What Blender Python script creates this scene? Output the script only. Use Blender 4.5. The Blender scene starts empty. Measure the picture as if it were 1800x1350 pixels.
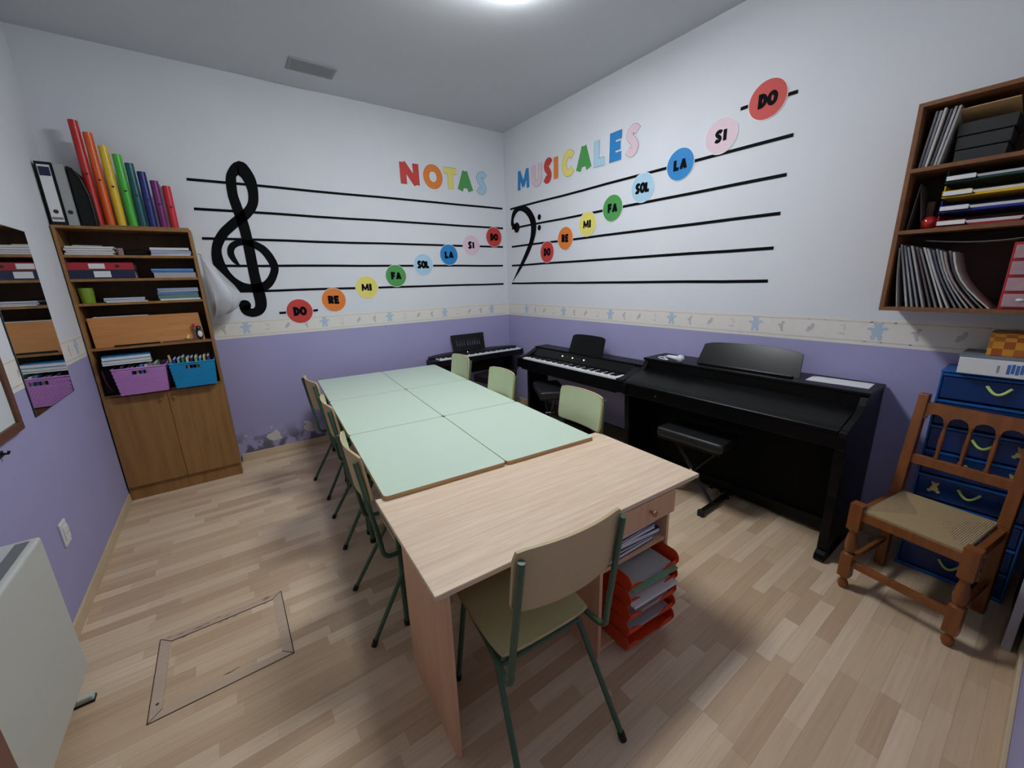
import bpy, bmesh, math, random
from mathutils import Vector, Matrix
random.seed(7)
SC = bpy.context.scene
COL = SC.collection
PI = math.pi
# ---------------------------------------------------------------- camera, world, exposure
cam_d = bpy.data.cameras.new('camera')
cam_d.sensor_fit = 'HORIZONTAL'; cam_d.sensor_width = 36.0
cam_d.lens = 701.27 / 1800.0 * 36.0
cam_d.clip_start = 0.02; cam_d.clip_end = 50
CAM = bpy.data.objects.new('camera', cam_d); COL.objects.link(CAM)
_r = Vector((0.81078787, -0.58463993, -0.02862142)); _u = Vector((0.1694237, 0.18759367, 0.96752479)); _f = Vector((0.56028443, 0.78930651, -0.25115053))
CLOC = Vector((-3.0879, -4.3844, 1.605))
m = Matrix.Identity(4)
for i in range(3):
    m[i][0] = _r[i]; m[i][1] = _u[i]; m[i][2] = -_f[i]; m[i][3] = CLOC[i]
CAM.matrix_world = m
SC.camera = CAM
W = bpy.data.worlds.new('world'); SC.world = W; W.use_nodes = True
W.node_tree.nodes['Background'].inputs[0].default_value = (0.55, 0.6, 0.7, 1)
W.node_tree.nodes['Background'].inputs[1].default_value = 0.15
SC.view_settings.view_transform = 'Standard'; SC.view_settings.look = 'None'
SC.view_settings.gamma = 1.0; SC.view_settings.use_curve_mapping = False
SC.view_settings.exposure = -0.1
LAMP_STRENGTH = 63.0
LAMP_COLOUR = (0.95, 0.98, 1.0)
# ---------------------------------------------------------------- materials
def lin(c):
    return tuple(((v / 255.0) / 12.92 if v / 255.0 <= 0.04045 else ((v / 255.0 + 0.055) / 1.055) ** 2.4) for v in c)
MATS = {}
def mat(name, rgb, rough=0.6, metal=0.0, spec=0.5, noise=0.06, scale=30.0, bump=0.0, alpha=1.0, trans=0.0, emit=None, strength=0.0, coat=0.0):
    if name in MATS: return MATS[name]
    m = bpy.data.materials.new(name); m.use_nodes = True
    nt = m.node_tree; b = nt.nodes['Principled BSDF']
    c = lin(rgb)
    b.inputs['Roughness'].default_value = rough; b.inputs['Metallic'].default_value = metal
    b.inputs['Specular IOR Level'].default_value = spec
    b.inputs['Alpha'].default_value = alpha; b.inputs['Transmission Weight'].default_value = trans
    b.inputs['Coat Weight'].default_value = coat
    if noise > 0:
        tc = nt.nodes.new('ShaderNodeTexCoord'); n = nt.nodes.new('ShaderNodeTexNoise')
        n.inputs['Scale'].default_value = scale; n.inputs['Detail'].default_value = 4
        nt.links.new(tc.outputs['Object'], n.inputs['Vector'])
        mx = nt.nodes.new('ShaderNodeMix'); mx.data_type = 'RGBA'
        mx.inputs[6].default_value = (*[v * (1 - noise) for v in c], 1); mx.inputs[7].default_value = (*[min(1, v * (1 + noise)) for v in c], 1)
        nt.links.new(n.outputs['Fac'], mx.inputs[0]); nt.links.new(mx.outputs[2], b.inputs['Base Color'])
        if bump > 0:
            bp = nt.nodes.new('ShaderNodeBump'); bp.inputs['Strength'].default_value = bump; bp.inputs['Distance'].default_value = 0.004
            nt.links.new(n.outputs['Fac'], bp.inputs['Height']); nt.links.new(bp.outputs['Normal'], b.inputs['Normal'])
    else:
        b.inputs['Base Color'].default_value = (*c, 1)
    if emit:
        b.inputs['Emission Color'].default_value = (*emit, 1); b.inputs['Emission Strength'].default_value = strength
    MATS[name] = m; return m
def wood(name, c1, c2, stretch=(2, 30, 30), rough=0.45, coords='Object', scale=1.0, spec=0.4):
    if name in MATS: return MATS[name]
    m = bpy.data.materials.new(name); m.use_nodes = True
    nt = m.node_tree; b = nt.nodes['Principled BSDF']; b.inputs['Roughness'].default_value = rough
    b.inputs['Specular IOR Level'].default_value = spec
    tc = nt.nodes.new('ShaderNodeTexCoord'); mp = nt.nodes.new('ShaderNodeMapping'); mp.inputs['Scale'].default_value = [s * scale for s in stretch]
    n = nt.nodes.new('ShaderNodeTexNoise'); n.inputs['Scale'].default_value = 1.0; n.inputs['Detail'].default_value = 8; n.inputs['Roughness'].default_value = 0.65
    n.inputs['Distortion'].default_value = 0.4
    rp = nt.nodes.new('ShaderNodeValToRGB'); rp.color_ramp.elements[0].color = (*lin(c1), 1); rp.color_ramp.elements[1].color = (*lin(c2), 1)
    rp.color_ramp.elements[0].position = 0.35; rp.color_ramp.elements[1].position = 0.65
    nt.links.new(tc.outputs[coords], mp.inputs[0]); nt.links.new(mp.outputs[0], n.inputs['Vector']); nt.links.new(n.outputs['Fac'], rp.inputs[0])
    nt.links.new(rp.outputs[0], b.inputs['Base Color'])
    MATS[name] = m; return m
# ---------------------------------------------------------------- mesh helpers
class G:
    def __init__(s): s.v = []; s.f = []
    def add(s, vs, fs):
        o = len(s.v); s.v += [tuple(v) for v in vs]; s.f += [tuple(i + o for i in f) for f in fs]; return s
    def box(s, x0, x1, y0, y1, z0, z1):
        return s.add([(x0,y0,z0),(x1,y0,z0),(x1,y1,z0),(x0,y1,z0),(x0,y0,z1),(x1,y0,z1),(x1,y1,z1),(x0,y1,z1)],
                     [(3,2,1,0),(4,5,6,7),(0,1,5,4),(1,2,6,5),(2,3,7,6),(3,0,4,7)])
    def hexa(s, p):   # 8 points, bottom 4 then top 4
        return s.add(p, [(3,2,1,0),(4,5,6,7),(0,1,5,4),(1,2,6,5),(2,3,7,6),(3,0,4,7)])
    def prism(s, poly, axis, a, b):   # polygon in the two other axes (cyclic order kept), extruded along axis
        n = len(poly)
        def P(q, t): return {'x': (t, q[0], q[1]), 'y': (q[0], t, q[1]), 'z': (q[0], q[1], t)}[axis]
        vs = [P(q, a) for q in poly] + [P(q, b) for q in poly]
        return s.add(vs, [tuple(range(n))[::-1], tuple(range(n, 2*n))] + [(i, (i+1) % n, (i+1) % n + n, i + n) for i in range(n)])
    def tube(s, path, r, seg=10, cap=True):
        P = [Vector(p) for p in path]; n = len(P); rs = r if isinstance(r, (list, tuple)) else [r] * n
        t0 = (P[1] - P[0]).normalized(); up = Vector((0,0,1)) if abs(t0.z) < 0.9 else Vector((1,0,0))
        a = t0.cross(up).normalized(); vs = []
        for i in range(n):
            t = ((P[min(i+1,n-1)] - P[i]).normalized() + (P[i] - P[max(i-1,0)]).normalized())
            if t.length < 1e-6: t = t0
            t.normalize(); a = (a - t * a.dot(t)).normalized(); b = t.cross(a)
            for k in range(seg):
                w = 2*PI*k/seg; vs.append(P[i] + (a*math.cos(w) + b*math.sin(w)) * rs[i])
        fs = [(i*seg+k, i*seg+(k+1)%seg, (i+1)*seg+(k+1)%seg, (i+1)*seg+k) for i in range(n-1) for k in range(seg)]
        if cap: fs += [tuple(range(seg))[::-1], tuple((n-1)*seg+k for k in range(seg))]
        return s.add(vs, fs)
    def lathe(s, prof, p0, p1, seg=12):   # prof: (t along p0->p1, radius)
        p0 = Vector(p0); p1 = Vector(p1)
        return s.tube([p0.lerp(p1, t) for t, r in prof], [r for t, r in prof], seg)
    def disc(s, c, r, ax, seg=40, ry=None, sgn=1):
        ry = ry or r; vs = []
        for k in range(seg):
            w = 2*PI*k/seg; a, b = r*math.cos(w), ry*math.sin(w)
            vs.append({'x': (c[0], c[1]+a, c[2]+b), 'y': (c[0]+a, c[1], c[2]+b), 'z': (c[0]+a, c[1]+b, c[2])}[ax])
        return s.add(vs, [tuple(range(seg))])
    def sphere(s, c, r, seg=14, rings=8, sz=(1,1,1)):
        vs = [(c[0], c[1], c[2]+r*sz[2])]
        for i in range(1, rings):
            a = PI*i/rings
            for k in range(seg):
                w = 2*PI*k/seg; vs.append((c[0]+r*sz[0]*math.sin(a)*math.cos(w), c[1]+r*sz[1]*math.sin(a)*math.sin(w), c[2]+r*sz[2]*math.cos(a)))
        vs.append((c[0], c[1], c[2]-r*sz[2])); L = len(vs)-1
        fs = [(0, 1+k, 1+(k+1)%seg) for k in range(seg)]
        for i in range(rings-2):
            fs += [(1+i*seg+k, 1+(i+1)*seg+k, 1+(i+1)*seg+(k+1)%seg, 1+i*seg+(k+1)%seg) for k in range(seg)]
        fs += [(L, 1+(rings-2)*seg+(k+1)%seg, 1+(rings-2)*seg+k) for k in range(seg)]
        return s.add(vs, fs)
def mesh(name, g):
    me = bpy.data.meshes.new(name); me.from_pydata(g.v, [], g.f); me.validate()
    bm = bmesh.new(); bm.from_mesh(me); bmesh.ops.recalc_face_normals(bm, faces=bm.faces); bm.to_mesh(me); bm.free()
    return me
def build(name, g, m, parent=None, bevel=0.0, smooth=False, seg=2, loc=None, rot=None):
    me = mesh(name, g); me.materials.append(m)
    o = bpy.data.objects.new(name, me); COL.objects.link(o)
    if parent: o.parent = parent
    if loc: o.location = loc
    if rot: o.rotation_euler = rot
    if smooth:
        for p in me.polygons: p.use_smooth = True
        try: me.set_sharp_from_angle(angle=math.radians(40))
        except Exception: pass
    if bevel > 0:
        b = o.modifiers.new('bevel', 'BEVEL'); b.width = bevel; b.segments = seg; b.limit_method = 'ANGLE'; b.angle_limit = math.radians(40)
    return o
def empty(name, loc=(0,0,0), rz=0.0, rot=None):
    o = bpy.data.objects.new(name, None); COL.objects.link(o); o.location = loc
    o.rotation_euler = rot if rot else (0, 0, rz); o.empty_display_size = 0.05
    return o
def tag(o, label, cat, group=None):
    o['label'] = label; o['category'] = cat
    if group: o['group'] = group
    return o
def struct(o, label=None):
    o['kind'] = 'structure'
    if label: o['label'] = label
    return o
def copy_tree(o, parent=None):
    c = o.copy(); COL.objects.link(c)
    if parent: c.parent = parent
    for ch in list(o.children): copy_tree(ch, c)
    return c
def rrect(x0, x1, y0, y1, r, n=5):
    out = []
    for cx, cy, a0 in ((x1-r, y1-r, 0), (x0+r, y1-r, PI/2), (x0+r, y0+r, PI), (x1-r, y0+r, 1.5*PI)):
        for k in range(n+1):
            a = a0 + PI/2*k/n; out.append((cx + r*math.cos(a), cy + r*math.sin(a)))
    return out
def arc(c, r, a0, a1, n, plane='yz', x=0.0):
    out = []
    for k in range(n+1):
        a = a0 + (a1-a0)*k/n; p, q = c[0]+r*math.cos(a), c[1]+r*math.sin(a)
        out.append((x, p, q) if plane == 'yz' else (p, x, q))
    return out
def catmull(P, n=6):
    P = [Vector(p) for p in P]; Q = [2*P[0]-P[1]] + P + [2*P[-1]-P[-2]]; out = []
    for i in range(1, len(Q)-2):
        for k in range(n):
            t = k/n; a, b, c, d = Q[i-1], Q[i], Q[i+1], Q[i+2]
            out.append(0.5*((2*b) + (c-a)*t + (2*a-5*b+4*c-d)*t*t + (3*b-a-3*c+d)*t**3))
    out.append(P[-1]); return out
def project(p):
    d = Vector(p) - CLOC; z = d.dot(_f)
    if z < 0.05: return None
    return (900 + 701.27*d.dot(_r)/z, 675 - 701.27*d.dot(_u)/z)
# ---------------------------------------------------------------- palette
WHITE = mat('white_plastic', (225, 226, 226), 0.4, noise=0.02)
PAPER = mat('paper', (222, 222, 224), 0.8, noise=0.03)
GREYPAPER = mat('grey_paper', (168, 166, 166), 0.7, noise=0.12, scale=60)
BLACK = mat('black_satin', (9, 9, 12), 0.42, noise=0.05, spec=0.35)
PIANO = mat('piano_black_woodgrain', (6, 6, 8), 0.34, noise=0.15, scale=60, spec=0.22)
VINYL = mat('black_vinyl', (26, 27, 30), 0.45, noise=0.12, scale=120, bump=0.15)
DARKMETAL = mat('black_metal', (15, 15, 16), 0.4, metal=0.2, noise=0.03)
CHROME = mat('chrome', (200, 200, 200), 0.2, metal=1.0, noise=0.0)
BRASS = mat('brass', (190, 150, 80), 0.3, metal=1.0, noise=0.05)
GREENTUBE = mat('green_enamel', (64, 94, 72), 0.38, noise=0.1, scale=40)
RUBBER = mat('dark_rubber', (20, 24, 22), 0.7, noise=0.05)
LAMGREEN = mat('pale_green_laminate', (194, 212, 196), 0.42, noise=0.035, scale=120, spec=0.4)
CHAIRGREEN = mat('chair_green_laminate', (184, 196, 158), 0.45, noise=0.05, scale=90)
CHAIRBEIGE = mat('chair_beige_laminate', (190, 168, 128), 0.5, noise=0.06, scale=70)
PLYEDGE = wood('plywood_edge', (176, 132, 88), (200, 160, 112), (3, 3, 120))
DESKWOOD = wood('pale_oak_desk', (212, 184, 158), (228, 206, 182), (3, 60, 60), rough=0.42)
DESKSIDE = wood('peach_beech_panel', (214, 166, 130), (224, 180, 144), (40, 40, 2.5), rough=0.5)
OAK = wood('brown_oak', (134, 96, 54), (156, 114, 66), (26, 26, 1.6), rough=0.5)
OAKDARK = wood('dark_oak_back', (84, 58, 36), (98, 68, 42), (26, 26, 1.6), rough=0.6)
HONEY = wood('honey_pine', (116, 66, 30), (140, 82, 40), (30, 30, 3), rough=0.35, spec=0.5)
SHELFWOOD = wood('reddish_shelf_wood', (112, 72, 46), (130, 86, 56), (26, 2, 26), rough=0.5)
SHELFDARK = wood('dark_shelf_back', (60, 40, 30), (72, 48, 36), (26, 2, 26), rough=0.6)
DECALBLACK = mat('black_vinyl_decal', (6, 7, 12), 0.7, noise=0.04, spec=0.1)
RED = mat('red_card', (196, 58, 52), 0.6, noise=0.03)
ORANGE = mat('orange_card', (226, 124, 44), 0.6, noise=0.03)
YELLOW = mat('yellow_card', (228, 214, 112), 0.6, noise=0.03)
GREEN = mat('green_card', (74, 150, 78), 0.6, noise=0.03)
LIGHTBLUE = mat('light_blue_card', (168, 204, 226), 0.6, noise=0.03)
BLUE = mat('blue_card', (30, 128, 196), 0.6, noise=0.03)
PINK = mat('pink_card', (222, 196, 208), 0.6, noise=0.03)
# ================================================================ THE ROOM
XW, YF, H = -3.921, -4.53, 3.31          # left wall x, front wall y, ceiling height; back wall y = 0, right wall x = 0
DADO, BT = 1.170, 1.327                  # lilac paint up to DADO, paper border from DADO to BT
def wall_material(name, damage=False):
    m = bpy.data.materials.new(name); m.use_nodes = True; nt = m.node_tree; b = nt.nodes['Principled BSDF']
    b.inputs['Roughness'].default_value = 0.75; b.inputs['Specular IOR Level'].default_value = 0.25
    L = nt.links; N = nt.nodes
    geo = N.new('ShaderNodeNewGeometry'); sep = N.new('ShaderNodeSeparateXYZ'); L.new(geo.outputs['Position'], sep.inputs[0])
    gt = N.new('ShaderNodeMath'); gt.operation = 'GREATER_THAN'; gt.inputs[1].default_value = DADO + 0.01; L.new(sep.outputs['Z'], gt.inputs[0])
    n = N.new('ShaderNodeTexNoise'); n.inputs['Scale'].default_value = 3.0; n.inputs['Detail'].default_value = 6; L.new(geo.outputs['Position'], n.inputs['Vector'])
    def two(c1, c2, fac):
        x = N.new('ShaderNodeMix'); x.data_type = 'RGBA'
        for i, c in ((6, c1), (7, c2)):
            if hasattr(c, 'links'): L.new(c, x.inputs[i])
            else: x.inputs[i].default_value = (*lin(c), 1)
        L.new(fac, x.inputs[0]); return x.outputs[2]
    lilac = two((160, 156, 198), (168, 164, 204), n.outputs['Fac'])
    white = two((214, 217, 224), (222, 224, 230), n.outputs['Fac'])
    if damage:
        # rising damp near the skirting to the right of the bookcase: stained, blistered paint
        n2 = N.new('ShaderNodeTexNoise'); n2.inputs['Scale'].default_value = 9.0; n2.inputs['Detail'].default_value = 8; L.new(geo.outputs['Position'], n2.inputs['Vector'])
        def smooth(sock, a, bb):
            r = N.new('ShaderNodeMapRange'); r.interpolation_type = 'SMOOTHSTEP'; r.inputs[1].default_value = a; r.inputs[2].default_value = bb; L.new(sock, r.inputs[0]); return r.outputs[0]
        def mul(p, q):
            x = N.new('ShaderNodeMath'); x.operation = 'MULTIPLY'; L.new(p, x.inputs[0]); L.new(q, x.inputs[1]); return x.outputs[0]
        low = smooth(sep.outputs['Z'], 0.34, 0.10); left = smooth(sep.outputs['X'], -1.9, -2.4)
        st = mul(mul(low, left), smooth(n2.outputs['Fac'], 0.44, 0.56))
        lilac = two(lilac, (104, 98, 112), st)
    L.new(two(lilac, white, gt.outputs[0]), b.inputs['Base Color'])
    fine = N.new('ShaderNodeTexNoise'); fine.inputs['Scale'].default_value = 140.0; L.new(geo.outputs['Position'], fine.inputs['Vector'])
    bp = N.new('ShaderNodeBump'); bp.inputs['Strength'].default_value = 0.12; bp.inputs['Distance'].default_value = 0.003
    L.new(fine.outputs['Fac'], bp.inputs['Height']); L.new(bp.outputs['Normal'], b.inputs['Normal'])
    return m
WALL = wall_material('painted_wall'); WALLDAMP = wall_material('painted_wall_damp', True)
CEIL = mat('ceiling_paint', (206, 209, 214), 0.85, noise=0.03, scale=2)
T = 0.12
struct(build('wall_back', G().box(XW-T, T, 0, T, 0, H), WALLDAMP), 'back wall, white above and lilac below, with treble clef')
struct(build('wall_right', G().box(0, T, YF-T, 0, 0, H), WALL), 'right wall, white above and lilac below, behind pianos')
struct(build('wall_left', G().box(XW-T, XW, YF-T, 0, 0, H), WALL), 'left wall with mirror and whiteboard')
struct(build('wall_front', G().box(XW, 0, YF-T, YF, 0, H), WALL), 'lilac front wall beside the camera')
struct(build('ceiling', G().box(XW-T, T, YF-T, T, H, H+T), CEIL), 'plain white ceiling')
# ---- floor: base slab and single laminate strips running along x
def floor_material():
    m = bpy.data.materials.new('laminate_floor'); m.use_nodes = True; nt = m.node_tree; b = nt.nodes['Principled BSDF']; N = nt.nodes; L = nt.links
    b.inputs['Roughness'].default_value = 0.34; b.inputs['Specular IOR Level'].default_value = 0.45
    geo = N.new('ShaderNodeNewGeometry'); oi = N.new('ShaderNodeObjectInfo')
    ad = N.new('ShaderNodeMath'); ad.operation = 'ADD'; L.new(geo.outputs['Random Per Island'], ad.inputs[0]); L.new(oi.outputs['Random'], ad.inputs[1])
    fr = N.new('ShaderNodeMath'); fr.operation = 'FRACT'; L.new(ad.outputs[0], fr.inputs[0])
    rp = N.new('ShaderNodeValToRGB'); L.new(fr.outputs[0], rp.inputs[0]); e = rp.color_ramp.elements
    e[0].color = (*lin((191, 163, 132)), 1); e[1].color = (*lin((223, 201, 172)), 1)
    k = e.new(0.5); k.color = (*lin((208, 182, 151)), 1)
    mp = N.new('ShaderNodeMapping'); mp.inputs['Scale'].default_value = (3, 70, 1); L.new(geo.outputs['Position'], mp.inputs[0])
    n = N.new('ShaderNodeTexNoise'); n.inputs['Scale'].default_value = 1.0; n.inputs['Detail'].default_value = 6; n.inputs['Distortion'].default_value = 0.6; L.new(mp.outputs[0], n.inputs['Vector'])
    mr = N.new('ShaderNodeMapRange'); mr.inputs[1].default_value = 0.3; mr.inputs[2].default_value = 0.7; mr.inputs[3].default_value = 0.90; mr.inputs[4].default_value = 1.06; L.new(n.outputs['Fac'], mr.inputs[0])
    mx = N.new('ShaderNodeVectorMath'); mx.operation = 'SCALE'; L.new(rp.outputs[0], mx.inputs[0]); L.new(mr.outputs[0], mx.inputs['Scale'])
    L.new(mx.outputs[0], b.inputs['Base Color'])
    return m
FLOORM = floor_material()
floor = struct(build('floor', G().box(XW-T, T, YF-T, T, -0.12, -0.0015), mat('floor_joint', (164, 136, 108), 0.7)), 'light laminate strip floor')
SWID = 0.0622; pieces = []
row = 0; y = YF
rs = random.Random(3)
while y < -0.001:
    y1 = min(y + SWID, 0.0); x = XW - rs.choice((0.1, 0.2, 0.3, 0.38, 0.44))
    while x < 0:
        ln = rs.choice((0.30, 0.36, 0.42, 0.46, 0.50, 0.56)); a, b_ = max(x, XW), min(x + ln, 0.0)
        if b_ - a > 0.01: pieces.append((a, b_, y, y1))
        x += ln
    y = y1
def scr_area(p):
    q = [project((x, yy, 0)) for x, yy in ((p[0],p[2]),(p[1],p[2]),(p[1],p[3]),(p[0],p[3]))]
    c = project(((p[0]+p[1])/2, (p[2]+p[3])/2, 0))
    if c is None or None in q or not (-40 < c[0] < 1840 and 0 < c[1] < 1390): return 0
    cx, cy = (p[0]+p[1])/2, (p[2]+p[3])/2
    if cx < -3.2 and cy > -0.28: return 0
    if cx > -0.30 and cy < -2.4: return 0
    return abs(sum(q[i][0]*q[(i+1)%4][1] - q[(i+1)%4][0]*q[i][1] for i in range(4)))/2
pieces.sort(key=scr_area, reverse=True)
cache = {}; rest = G()
GAP = 0.00012
for i, p in enumerate(pieces):
    if i < 300:
        key = (round(p[1]-p[0], 3), round(p[3]-p[2], 3))
        if key not in cache:
            cache[key] = mesh('floor_strip', G().box(GAP, key[0]-GAP, GAP, key[1]-GAP, -0.003, 0.0)); cache[key].materials.append(FLOORM)
        o = bpy.data.objects.new('floor_strip', cache[key]); COL.objects.link(o); o.parent = floor; o.location = (p[0], p[2], 0)
    else:
        rest.box(p[0]+GAP, p[1]-GAP, p[2]+GAP, p[3]-GAP, -0.003, 0.0)
r_ = build('floor_strips', rest, FLOORM, floor); r_['kind'] = 'stuff'
# ---- skirting boards
SKIRT = wood('skirting_beige', (196, 176, 146), (208, 188, 158), (2, 2, 40), rough=0.45)
struct(build('baseboard_back', G().box(-3.16, -0.013, -0.013, 0, 0, 0.075), SKIRT, bevel=0.003), 'beige skirting under the lilac back wall')
struct(build('baseboard_right', G().box(-0.013, 0, YF+0.013, 0, 0, 0.075), SKIRT, bevel=0.003), 'beige skirting behind the pianos')
struct(build('baseboard_left', G().box(XW, XW+0.013, YF+0.013, -0.33, 0, 0.075), SKIRT, bevel=0.003), 'beige skirting along the left wall')
struct(build('baseboard_front', G().box(XW+0.013, -0.013, YF, YF+0.013, 0, 0.075), SKIRT, bevel=0.003), 'beige skirting of the front wall at bottom right')
# ---- wallpaper border with printed figures
BORDER = mat('cream_border_paper', (226, 222, 216), 0.8, noise=0.05, scale=25)
BLINE = mat('border_line_print', (204, 198, 190), 0.8, noise=0.25, scale=90)
MBLUE = mat('border_blue_print', (178, 196, 214), 0.8, noise=0.08, scale=60)
MGREY = mat('border_grey_print', (190, 186, 186), 0.8, noise=0.15, scale=60)
MBEIGE = mat('border_beige_print', (210, 203, 196), 0.8, noise=0.15, scale=60)
def motif(kind, w):
    g = motif0(kind)
    g.v = [(v[0], -0.00006*(i//14 if kind == 0 else i//12), v[2]) for i, v in enumerate(g.v)]
    return g
def motif0(kind):
    g = G()
    if kind == 0:
        for cx, cz, r, ry in ((0,0.004,0.026,0.030),(0,0.036,0.017,0.016),(-0.015,0.050,0.008,0.008),(0.015,0.050,0.008,0.008),(-0.032,0.018,0.016,0.009),(0.032,0.022,0.016,0.009),(-0.016,-0.030,0.011,0.016),(0.016,-0.030,0.011,0.016)):
            g.disc((cx, 0, cz), r, 'y', 14, ry)
    elif kind == 1:
        for cx, cz, r, ry in ((0,0,0.011,0.022),(0.008,0.026,0.010,0.010),(-0.012,0.010,0.012,0.006),(0.006,-0.026,0.008,0.010)): g.disc((cx, 0, cz), r, 'y', 12, ry)
    elif kind == 2:
        for cx, cz, r, ry in ((0,0,0.016,0.014),(0.012,0.016,0.010,0.018),(-0.010,-0.014,0.009,0.012)): g.disc((cx, 0, cz), r, 'y', 12, ry)
    else:
        for cx, cz, r, ry in ((0,0.030,0.014,0.004),(0.012,0.012,0.005,0.016),(0,-0.020,0.022,0.007)): g.disc((cx, 0, cz), r, 'y', 12, ry)
    return g
MM = [mesh('printed_figure', motif(k, 1)) for k in range(4)]
for me_, mt in zip(MM, (MBLUE, MGREY, MGREY, MBEIGE)): me_.materials.append(mt)
def border(name, side, label, starts):
    E = 0.0012
    if side == 'back': g = G().box(-3.17, 0, -E, 0, DADO, BT)
    elif side == 'right': g = G().box(-E, 0, YF, 0, DADO, BT)
    else: g = G().box(XW, XW+E, YF, -0.31, DADO, BT)
    o = struct(build(name, g, BORDER), label)
    for z in (DADO+0.022, BT-0.020):
        g2 = G()
        rr = random.Random(int(z*1000))
        t = 0.02; lim = {'back': 3.15, 'right': 4.5, 'left': 4.5}[side]
        while t < lim:
            ln = rr.uniform(0.05, 0.16); dz = rr.uniform(-0.002, 0.002)
            if side == 'back': g2.box(-t-ln, -t, -E-0.0004, -E, z+dz-0.003, z+dz+0.003)
            elif side == 'right': g2.box(-E-0.0004, -E, -t-ln if t+ln < 4.52 else -4.52, -t, z+dz-0.003, z+dz+0.003)
            else: g2.box(XW+E, XW+E+0.0004, -min(t+ln+0.3, 4.5), -t-0.3, z+dz-0.003, z+dz+0.003)
            t += ln * 0.92
        build('border_line', g2, BLINE, o)
    per = 0.667
    for i in range(8):
        for k in range(4):
            s = starts - i*per - k*per/4
            c = bpy.data.objects.new('printed_figure', MM[k])
            if side == 'back':
                if s > -0.06 or s < -3.12: continue
                c.location = (s, -E-0.0006, 1.250)
            elif side == 'right':
                if s > -0.06 or s < -4.45: continue
                c.location = (-E-0.0006, s, 1.250); c.rotation_euler = (0, 0, -PI/2)
            else:
                if s > -0.4 or s < -4.45: continue
                c.location = (XW+E+0.0006, s, 1.250); c.rotation_euler = (0, 0, PI/2)
            COL.objects.link(c); c.parent = o
border('trim_1', 'back', 'cream printed paper border on the back wall', -0.262)
border('trim_2', 'right', 'cream printed paper border above the pianos', -0.40)
border('trim_3', 'left', 'cream printed paper border on the left wall', -0.5)
# ---- peeled plaster on the damp back wall
PLASTER = mat('bare_plaster', (206, 202, 196), 0.9, noise=0.08, scale=40, bump=0.4)
def patch(pts, name='bare_plaster_patch', y=-0.0025):
    g = G(); n = len(pts); cx = sum(p[0] for p in pts)/n; cz = sum(p[1] for p in pts)/n
    g.add([(p[0], -0.0004, p[1]) for p in pts] + [(cx+(p[0]-cx)*0.9, y, cz+(p[1]-cz)*0.9) for p in pts],
          [tuple(range(n, 2*n))] + [(i, (i+1)%n, (i+1)%n+n, i+n) for i in range(n)])
    return build(name, g, PLASTER)
WB = bpy.data.objects['wall_back']
for pts in ([(-2.849,0.252),(-2.818,0.208),(-2.815,0.17),(-2.799,0.149),(-2.85,0.139),(-2.889,0.139),(-2.923,0.165),(-2.939,0.196),(-2.92,0.217),(-2.878,0.223)],
            [(-2.603,0.277),(-2.545,0.27),(-2.521,0.234),(-2.522,0.185),(-2.495,0.158),(-2.533,0.15),(-2.578,0.168),(-2.606,0.199),(-2.599,0.225),(-2.573,0.239)],
            [(-3.115,0.248),(-3.097,0.253),(-3.084,0.24),(-3.1,0.233)], [(-2.893,0.286),(-2.876,0.289),(-2.87,0.274),(-2.885,0.269)]):
    patch(pts).parent = WB
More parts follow.
